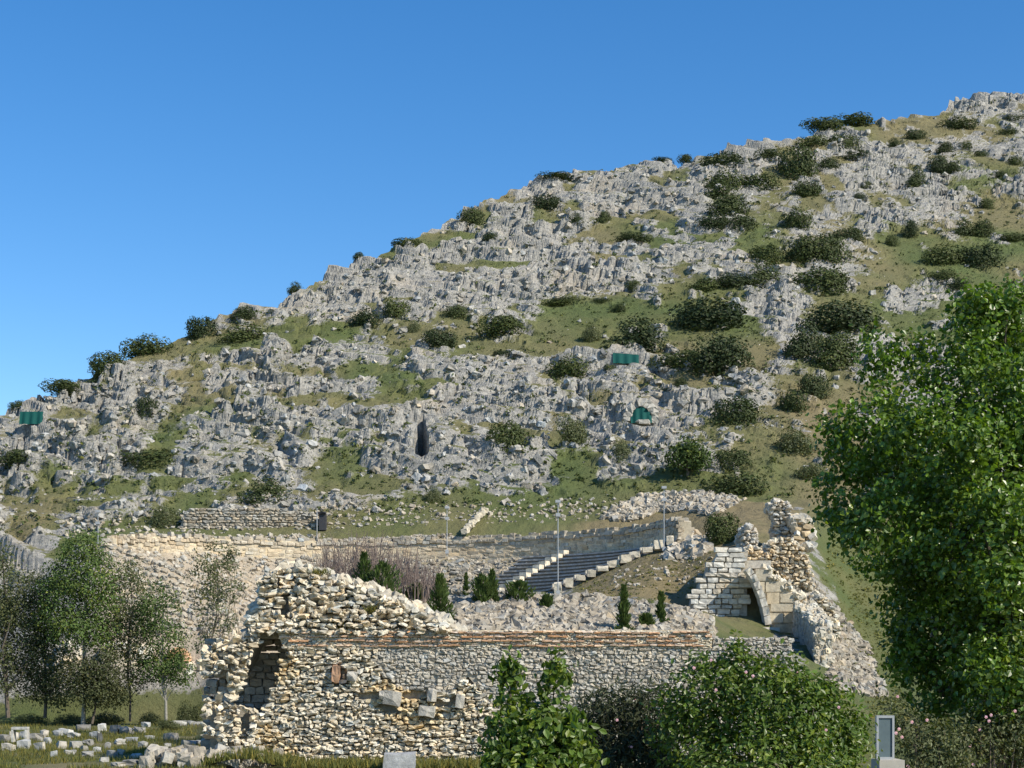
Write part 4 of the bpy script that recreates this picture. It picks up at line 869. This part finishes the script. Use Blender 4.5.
GR = "trees of the grove beside the ruin"
tree("grove_tree", 8, 716, 96, [(-6, 590, 36, 40, 0), (12, 640, 34, 48, .5), (-12, 660, 36, 40, 0), (22, 605, 26, 36, 0), (0, 560, 18, 18, 0)], 630, 20, .30, .17, 'leaf_olive', 'bark', 0.136, "dark grey green tree at the very left edge of the grove", group=GR, width=.4, quadl=True)
tree("grove_tree", 45, 716, 97, [(48, 660, 27, 34, 0), (40, 622, 24, 34, 0), (55, 690, 20, 16, 0), (30, 688, 18, 18, 0), (45, 590, 18, 20, 0)], 450, 20, .30, .17, 'leaf_olive', 'bark', 0.109, "drooping grey tree between the left edge tree and the tallest grove tree", group=GR, quadl=True)
tree("grove_tree", 83, 723, 95, [(84, 575, 34, 34, 0), (62, 600, 26, 36, 0), (100, 590, 24, 34, 0), (80, 550, 22, 20, 0), (74, 625, 34, 22, 0), (98, 632, 24, 20, 0)], 690, 20, .30, .17, 'leaf_con', 'palebark', 0.136, "tallest yellow green grove tree with a pale trunk", group=GR, quadl=True, yel=.2, lo=.9, hi=1.7)
tree("grove_tree", 92, 722, 94.5, [(92, 688, 26, 20, 0), (104, 670, 20, 24, 0), (80, 672, 20, 18, 0), (112, 692, 18, 16, .4)], 345, 20, .30, .17, 'leaf_olive', 'bark', 0.082, "low round bushy tree under the tallest grove tree", group=GR, quadl=True, lo=.5, hi=1.)
tree("grove_tree", 130, 720, 96, [(126, 600, 22, 38, 0), (134, 640, 24, 34, 0), (118, 634, 20, 30, 0), (132, 578, 14, 18, 0), (140, 672, 14, 18, 0)], 299, 20, .26, .16, 'leaf_olive', 'bark', 0.075, "slim grey green tree with a bare lower trunk in mid grove", group=GR, quadl=True)
tree("grove_tree", 166, 719, 95, [(160, 606, 20, 26, 0), (168, 640, 20, 26, 0), (158, 668, 24, 16, 0), (176, 672, 18, 14, 0), (150, 620, 14, 22, 0)], 325, 20, .26, .16, 'leaf_con', 'palebark', 0.088, "small tree with bright green low branches at the right of the grove", group=GR, quadl=True, lo=.8, hi=1.5)
tree("grove_tree", 203, 735, 80, [(213, 555, 20, 20, 0), (224, 585, 22, 26, 0), (204, 580, 18, 30, 0), (215, 620, 24, 22, 0), (205, 645, 14, 14, 0), (232, 560, 10, 16, 0)], 150, 22, .17, .13, 'leaf_olive', 'bark', 0.061, "airy young tree with visible limbs beside the ruin's left end", group=GR, quadl=True, limbs=22)
for (x, y, w, h, lab) in ((105, 708, 22, 9, "dark low shrub at the foot of the slim grove trunk"), (150, 708, 14, 9, "small dark shrub between the right grove trunks"), (186, 702, 12, 16, "green weed clump near the ruin's left end"), (70, 712, 22, 8, "dark undergrowth shrub left of the pale trunk"), (30, 714, 22, 8, "dark undergrowth shrub at the far left of the grove"), (168, 728, 16, 7, "low green weeds among the marble blocks"), (195, 712, 12, 14, "green weeds against the left end of the ruin")):
    Y = 97 if y < 720 else 88; o = bpy.data.objects.new("low_shrub", BM['l'][int(x) % 4]); col.objects.link(o); s_ = Y / F; o.location = ((x - 512) * s_, Y, max(ground(x, Y), 0) - .1); o.scale = (w * 2 * s_, w * 1.6 * s_, h * 2 * s_); tag(o, lab, "shrub", "low shrubs under the grove")

# hill trees with visible stems
for (px, py, w, h, lab, mt_) in ((688, 479, 46, 40, "small spreading tree on the grass above the theatre entrance", 'leaf_con'),):
    p = pick(px, py); Y = p[1]
    tree("hill_tree", px, py, Y, [(px, py - h * .55, w * .42, h * .36, 0), (px - w * .25, py - h * .5, w * .28, h * .25, 0), (px + w * .27, py - h * .52, w * .25, h * .25, 0), (px, py - h * .78, w * .25, h * .2, 0)], 260, 8, .3, .3, mt_, 'bark', .12, lab, quadl=True, z=p[2], yel=.1)

# young conifers on the heap behind the brick bands
def conifer(px, y0, y1, w, kind, label, Yo=None):
    p = pick(px, y1 - 1); Y = max(p[1], 57.5)
    if Yo: Y = Yo; p[2] = ground(px, Y); y1 = HY - (p[2] - HC) * F / Y
    p = np.array([(px - 512) * Y / F, Y, p[2]]); s_ = Y / F; Hh = (y1 - y0) * s_; Wd = w * s_ / 2
    root = empty("young_conifer", tuple(p)); tag(root, label, "conifer", "young conifers on the rubble heap")
    mb = MB(); tube(mb, [p - [0, 0, .1], p + [0, 0, Hh * .5], p + [.02, 0, Hh * .96]], np.array([.05, .035, .01]), 6); rel(mb.build("trunk", M['bark']), root)
    n = int(450 + Hh * 500); t = rng.random(n) ** 1.25
    prof = {'cone': lambda t: (1 - t) ** .75 * (1 - np.exp(-(t + .06) * 12)), 'round': lambda t: np.sqrt(np.clip(1 - (2 * t - .9) ** 2, .02, 1)) * .9, 'thin': lambda t: (1 - t) ** .6 * (.65 + .35 * np.sin(t * 26))}[kind](t)
    an_ = rng.random(n) * 6.28; lob = .75 + .35 * np.sin(an_ * 3 + t * 9 + px); rr = Wd * prof * lob * rng.uniform(.55, 1.08, n)
    pos = p + np.c_[np.cos(an_) * rr, np.sin(an_) * rr, t * Hh + rr * .25]; nn = np.c_[np.cos(an_), np.sin(an_), np.full(n, .3)] + rng.normal(0, .5, (n, 3))
    d = unit(np.c_[np.cos(an_) * .6, np.sin(an_) * .6, np.full(n, .9)]); L_ = rng.uniform(.10, .2, n)[:, None]; sd_ = unit(np.cross(d, nn)) * L_ * .22
    mb = MB(); v = np.stack([pos - sd_, pos + sd_, pos + sd_ * .3 + d * L_, pos - sd_ * .3 + d * L_], 1); mb.add(v.reshape(-1, 3), (np.arange(n) * 4)[:, None] + np.arange(4)[None], np.repeat(leaf_tints(n, .05), 4, 0))
    rel(mb.build("crown", M['leaf_con']), root)
for c_ in ((364, 554, 592, 40, 'cone', "left one of the joined pair of green conifers before the bare thicket", 62.5), (383, 564, 594, 46, 'round', "right bushy one of the joined conifer pair before the bare thicket", 62.), (415, 586, 608, 20, 'round', "small round conifer between the pair and the pointed one"),
           (440, 577, 630, 33, 'cone', "largest pointed dark conifer standing on the rubble slope"), (466, 575, 597, 9, 'thin', "tiny upright conifer right of the largest pointed one"), (482, 578, 609, 24, 'round', "left broad one of the two conifers below the seat rows"), (492, 573, 607, 16, 'cone', "slim taller conifer leaning on the broad one below the seat rows"),
           (519, 584, 608, 33, 'round', "low round bushy conifer at the foot of the seats"), (547, 598, 614, 13, 'round', "very small conifer right of the low round one"), (624, 588, 637, 20, 'thin', "spindly tall conifer on the heap, right of the seats"), (661, 595, 627, 14, 'thin', "short spindly conifer nearest the ashlar wall"), (646, 617, 632, 16, 'round', "tiny round conifer between the two spindly ones")):
    conifer(*c_)
# bare thicket behind the heap
b_ = P(362, 600, 66); root = empty("bare_thicket", tuple(b_)); tag(root, "leafless purple brown thicket of upright twigs behind the rubble heap", "thicket")
mb = MB()
for i in range(440):
    x = rng.uniform(318, 440); hgt_ = (np.interp(x, [318, 335, 370, 395, 412, 440], [44, 66, 70, 60, 52, 28]) + rng.normal(0, 6)) * rng.uniform(.55, 1); Y = 66 + rng.uniform(-1.5, 3); p = P(x, 602, Y); s_ = Y / F; h = hgt_ * s_
    d = rng.normal(0, .16, 2) * h; m_ = p + [d[0] * .3, d[1] * .3, h * .5]; tp = p + [d[0], d[1], h]; r0 = rng.uniform(.012, .03)
    tube(mb, [p, m_, tp], np.array([r0, r0 * .7, r0 * .3]), 4)
    for j in range(4):
        t = rng.uniform(.3, .9); q_ = p + (tp - p) * t; e_ = q_ + np.r_[rng.normal(0, .22, 2), rng.uniform(.15, .6)] * h * .35; tube(mb, [q_, (q_ + e_) / 2 + [0, 0, -.02], e_], np.array([.010, .008, .005]), 3)
rel(mb.build("twigs", M['twig']), root)

# the big broad-leaved tree at the right
tree("broadleaf_tree", 1004, 790, 30, [(985, 345, 42, 44, 0), (1020, 330, 46, 40, .6), (952, 392, 40, 44, -.5), (890, 385, 28, 44, 0), (868, 440, 44, 44, -.6), (930, 460, 64, 60, -1.3), (1010, 440, 78, 80, -.8), (846, 500, 36, 40, 0), (880, 540, 54, 50, -1.2), (960, 560, 78, 70, -2.0), (1050, 560, 90, 90, -1.2), (918, 620, 50, 46, -.8), (985, 640, 76, 60, -1.6), (1070, 660, 80, 60, -1), (922, 668, 30, 34, .2), (1090, 420, 80, 90, 0), (1120, 560, 90, 110, 1), (950, 705, 52, 34, -.4), (985, 690, 60, 44, -2.2), (1030, 690, 50, 44, -2), (915, 350, 16, 18, 0), (1010, 715, 56, 34, -.6), (905, 655, 26, 34, -.5), (975, 300, 20, 16, 0), (1015, 298, 24, 18, 0), (872, 350, 12, 22, 0), (835, 440, 22, 24, 0), (960, 480, 80, 80, 2.2), (1030, 540, 90, 120, 3)],
     7800, 12, .13, .098, 'leaf_big', 'bark', .26, "large leafy broadleaf tree filling the right edge of the photo", z=0., width=.78, yel=.07, up=.35, limbs=60, lo=.6, hi=1.5)

# foreground shrubs
def shrub(name, px, Y, lobes, ntips, per, spread, leaf, lmat, label, width=.5, flowers=0, fl=None, yel=.1, up=.5, stems=24, cat="shrub", fsize=.024):
    b = np.array([(px - 512) * Y / F, Y, 0.]); root = empty(name, tuple(b)); tag(root, label, cat); s_ = Y / F
    LB = [(P(x, y, Y) + np.array([0, dy, 0]), np.array([w * s_, w * s_ * .8, h * s_])) for x, y, w, h, dy in lobes]
    tp, tn, k = lobes_pts(LB, ntips, .55); tp[:, 2] = np.maximum(tp[:, 2], .1)
    mb = MB()
    for t in tp[rng.choice(len(tp), stems, replace=False)]:
        s0 = b + np.r_[(t[:2] - b[:2]) * .35 + rng.normal(0, .1, 2), -.05]; tube(mb, [s0, s0 * .45 + t * .55 + [0, 0, .08], t], np.array([.022, .016, .008]), 5)
    rel(mb.build("stems", M['bark']), root)
    n = ntips * per; pos = np.repeat(tp, per, 0) + rng.normal(0, spread, (n, 3)); nn = np.repeat(tn, per, 0) * .7 + rng.normal(0, .6, (n, 3)) + [0, -.15, up]
    tt = np.repeat(leaf_tints(ntips, yel), per, 0) * rng.uniform(.75, 1.25, (n, 1)); mb = MB(); leaves(mb, pos, nn, leaf * rng.uniform(.6, 1.25, n), tt, width, droop=-.3 if width < .3 else .25)
    rel(mb.build("foliage", M[lmat]), root)
    fp = [P(x, y, Y - .9) for x, y in (fl or [])]
    vis = tp[(tp[:, 1] < Y) | (tn[:, 2] > .5)]
    fp += list(vis[rng.choice(len(vis), min(flowers, len(vis)), replace=False)] + [0, -.1, .05]) if flowers else []
    for c_ in fp:
        mb = MB(); a_ = np.arange(5) * 1.2566 + rng.random(); d = np.c_[np.cos(a_), np.full(5, -.35), np.sin(a_)] * fsize * .5
        leaves(mb, c_ + d, d * .4 + [0, -.06, .02], np.full(5, fsize * 1.1), tints(5, 1.05, .1), .85, droop=0); rel(mb.build("flower", M['petal']), root)
    return root
shrub("flowering_shrub", 760, 24, [(715, 700, 48, 42, 0), (690, 740, 40, 50, .2), (770, 710, 52, 52, -.3), (735, 672, 26, 24, .2), (820, 730, 46, 54, 0), (760, 770, 90, 50, -.6), (845, 760, 32, 40, .1), (790, 690, 30, 28, .3), (700, 668, 9, 18, 0), (737, 655, 10, 16, 0), (762, 664, 8, 12, 0), (790, 668, 10, 16, 0), (828, 690, 12, 18, 0), (856, 722, 12, 18, 0), (666, 704, 10, 20, 0)], 1800, 10, .09, .085, 'leaf_shrub', "broad bright green bush with a few pink flowers before the ruin", .55, 5, [(711, 660), (694, 668), (753, 676), (826, 730), (746, 672), (716, 690)], yel=.2)
shrub("oleander_shrub", 620, 25.5, [(620, 725, 34, 40, 0), (595, 735, 28, 42, .2), (650, 730, 32, 44, 0), (625, 770, 55, 40, -.3)], 620, 12, .10, .13, 'leaf_ole', "dull grey green narrow leaved oleander between sapling and bright bush", .2, 4, [(617, 720), (660, 712)], yel=.02, up=.2)
shrub("leafy_sapling", 535, 21, [(512, 690, 13, 34, 0), (556, 690, 12, 34, 0), (535, 730, 46, 34, 0), (515, 745, 34, 40, -.2), (560, 750, 36, 40, .1), (536, 775, 56, 36, -.3), (508, 670, 8, 16, 0), (556, 668, 7, 14, 0)], 620, 8, .07, .11, 'leaf_shrub', "two pointed large leaved sapling in front of the ruin wall", .62, yel=.15, up=.2)
shrub("rose_bush", 930, 27, [(910, 735, 34, 28, 0), (940, 745, 36, 30, -.2), (900, 715, 16, 22, .1), (935, 770, 50, 26, -.3)], 430, 9, .09, .075, 'leaf_olive', "rose bush with small pink blooms below the big tree's left side", .5, 5, [(902, 737), (899, 729), (912, 722), (927, 720), (896, 733)], yel=.1, fsize=.028)
shrub("rose_bush", 990, 27.5, [(985, 730, 34, 30, 0), (1010, 740, 34, 30, 0), (970, 750, 30, 28, -.2), (1030, 720, 28, 30, .2)], 430, 9, .09, .075, 'leaf_olive', "rose bush with pink blooms at the lower right corner", .5, 4, [(991, 715), (986, 717), (1015, 711), (989, 721)], yel=.1, fsize=.028)

# ------------------------------------------------------------------ nets, posts, panel, niche
def net(px0, px1, py0, py1, arch, label, tilt=0.):
    mb = MB(); n, m_ = 14, 8; p0 = pick((px0 + px1) / 2, py1); Y = p0[1] - .5; v = []
    for i in range(n + 1):
        for j in range(m_ + 1):
            t, u = i / n, j / m_; top = py0 + (arch * (2 * t - 1) ** 2 * (py1 - py0) * .55 if arch else 0) + tilt * t; y = py1 + tilt * t + (top - py1 - tilt * t + tilt * t) * u
            q_ = P(px0 + (px1 - px0) * t, y, Y); q_[1] += .10 * math.sin(t * 19) * (1 - u * .5) + (.35 * u if not arch else .3 * u); v.append(q_)
    f = [[i * (m_ + 1) + j, (i + 1) * (m_ + 1) + j, (i + 1) * (m_ + 1) + j + 1, i * (m_ + 1) + j + 1] for i in range(n) for j in range(m_)]
    mb.add(v, f); v2 = np.array(v) + [0, .05, 0]; mb.add(v2, np.array(f)[:, ::-1]); tag(mb.build("shade_net", M['net'], smooth=True), label, "net")
net(613, 639, 352, 363, 0, "flat teal green net lying on the rocks below a spreading bush", 1)
net(631, 652, 406, 423, 1, "arched teal net with folds hung over a rounded rock niche")
net(19, 42, 411, 424, 0, "dark green net shelter on the left skyline shoulder")
mb = MB(); p = pick(641, 424); s_ = p[1] / F
for t in np.linspace(-.2, 3.3, 12): stones(mb, [p + [math.cos(t) * 13.5 * s_, .2, 7 * s_ + math.sin(t) * 14 * s_]], [[.4, .5, .35]], [[.2, -t, .1]], [[1, 1, 1]], .3, .15)
stones(mb, [p + [.15, -.9, .05]], [[.6, .3, .22]], [[0, 0, .1]], [[1, 1, 1]], .5, .1); tag(mb.build("rock_niche", M['hillrock']), "ring of pale rock around the arched teal net", "rock")
def post(px, y0, y1, Y, label, head=True, rad=.035, brace=False):
    p0, p1 = P(px, y1, Y), P(px, y0, Y); root = empty("lamp_post", tuple(p0)); tag(root, label, "post", "thin metal posts around the theatre")
    mb = MB(); tube(mb, [p0 - [0, 0, .4], p1], np.array([rad, rad * .8]), 8); rel(mb.build("pole", M['steel']), root)
    mb = MB(); box(mb, p0 + [-.12, -.12, -.2], p0 + [.12, .12, .08]); rel(mb.build("base", M['steel']), root)
    if head:
        mb = MB(); box(mb, p1 + [-.16, -.14, -.05], p1 + [.16, .14, .12]); rel(mb.build("lamp_head", M['steel']), root)
        mb = MB(); box(mb, p1 + [-.14, -.2, -.9], p1 + [.14, -.05, -.7]); rel(mb.build("spotlight", M['steel']), root)
post(558, 502, 592, 100, "tall thin lamp post in front of the second seat stair", rad=.035)
post(664, 488, 548, 110.5, "thin lamp post at the upper end of the shaded seat rows", rad=.035)
post(447, 508, 551, 122, "thin lamp post beside the stone stair on the podium wall", rad=.034)
post(98, 512, 548, 118, "thin lamp post above the tallest grove tree", rad=.034)
post(317, 508, 545, 128, "thin post beside the dark pier left of the thicket", False, .04)
# panel on its kerb
Yp = 26.; root = empty("info_panel", tuple(P(886, 758, Yp))); tag(root, "upright grey blue panel in a pale frame beside the flowering bush", "panel")
pa, pb = P(878.5, 757, Yp), P(892, 718, Yp); zb_ = pa[2]
mb = MB(); box(mb, (pa[0], Yp, pa[2]), (pb[0], Yp + .06, pb[2])); rel(mb.build("panel_sheet", M['panel']), root)
mb = MB()
for (x0, x1, z0, z1) in ((pa[0] - .035, pa[0], pa[2] - .02, pb[2] + .04), (pb[0], pb[0] + .035, pa[2] - .02, pb[2] + .04), (pa[0], pb[0], pb[2], pb[2] + .04), (pa[0], pb[0], pa[2] - .04, pa[2])): box(mb, (x0, Yp - .02, z0), (x1, Yp + .08, z1))
rel(mb.build("panel_rim", M['steel']), root)
mb = MB(); q0, q1 = P(876, 0, Yp)[0], P(901, 0, Yp)[0]; box(mb, (q0, Yp - .25, -.1), (q1, Yp + .35, zb_ - .04)); rel(mb.build("base", M['concrete']), root)

# grass blades in the near field and tufts on the heap
def blades(pts, h, name, label, r=rng):
    n = len(pts); d = np.c_[r.normal(0, .35, (n, 2)), np.ones(n)]; d = unit(d) * (h * r.uniform(.5, 1.3, n))[:, None]; a_ = r.random(n) * 3.14; s = np.c_[np.cos(a_), np.sin(a_), np.zeros(n)] * (h * .10)
    mb = MB(); v = np.stack([pts - s, pts + s, pts + d], 1); mb.add(v.reshape(-1, 3), (np.arange(n) * 3)[:, None] + np.arange(3)[None], np.repeat(leaf_tints(n, .35), 3, 0)); return tag(mb.build(name, M['grassblade']), label, "grass", kind='stuff')
yy = 48 + 56 * rng.random(26000) ** 1.5; xx = rng.uniform(-20, 225, 26000); pp = np.c_[(xx - 512) * yy / F, yy, np.zeros(26000)]
pp[:, 2] = (fbm(pp[:, 0] * .12, pp[:, 1] * .12, 5, 3) - .5) * .25 - .02; ok = (fbm(pp[:, 0] * .4, pp[:, 1] * .4, 19, 3) > .42)
blades(pp[ok], .22, "meadow_grass", "short green and straw coloured grass of the field by the grove")
g2 = [P(x, 764, 53.5) + [0, rng.uniform(-2.5, .8), 0] for x in rng.uniform(215, 480, 5000)]; g2 = np.array(g2); g2[:, 2] = np.where(g2[:, 0] < P(300, 0, 53)[0], .35 * np.exp(-((g2[:, 0] - P(250, 0, 53)[0]) / 1.3) ** 2), 0)
blades(g2, .32, "wall_foot_grass", "dry and green grass along the foot of the ruin")
for (px, py, w, lab) in ((342, 628, 16, "dry weed tuft in the brick bands, at the left"), (320, 574, 12, "weed tuft on the crest of the ruin"), (346, 600, 9, "small brown tuft in the upper rubble core"), (372, 612, 9, "small tuft right of the brown one in the upper rubble core"), (350, 637, 8, "reddish weed hanging under the brick bands")):
    r_n = 140; c_ = P(px, py, Y0 + (.2 if py > 605 else .7)); s_ = Y0 / F; pts = c_ + np.c_[rng.normal(0, w * s_ * .4, r_n), rng.normal(0, .12, r_n), rng.normal(0, .05, r_n)]
    mb = MB(); d = unit(np.c_[rng.normal(0, .5, r_n), rng.normal(-.2, .4, r_n), np.ones(r_n)]) * rng.uniform(.12, .32, (r_n, 1)); a_ = rng.random(r_n) * 3.14; sv = np.c_[np.cos(a_), np.sin(a_), 0 * a_] * .02
    mb.add(np.stack([pts - sv, pts + sv, pts + d], 1).reshape(-1, 3), (np.arange(r_n) * 3)[:, None] + np.arange(3)[None], np.repeat(leaf_tints(r_n, .5), 3, 0)); tag(mb.build("weed_tuft", M['grassblade']), lab, "weed", "weeds growing on the ruin")
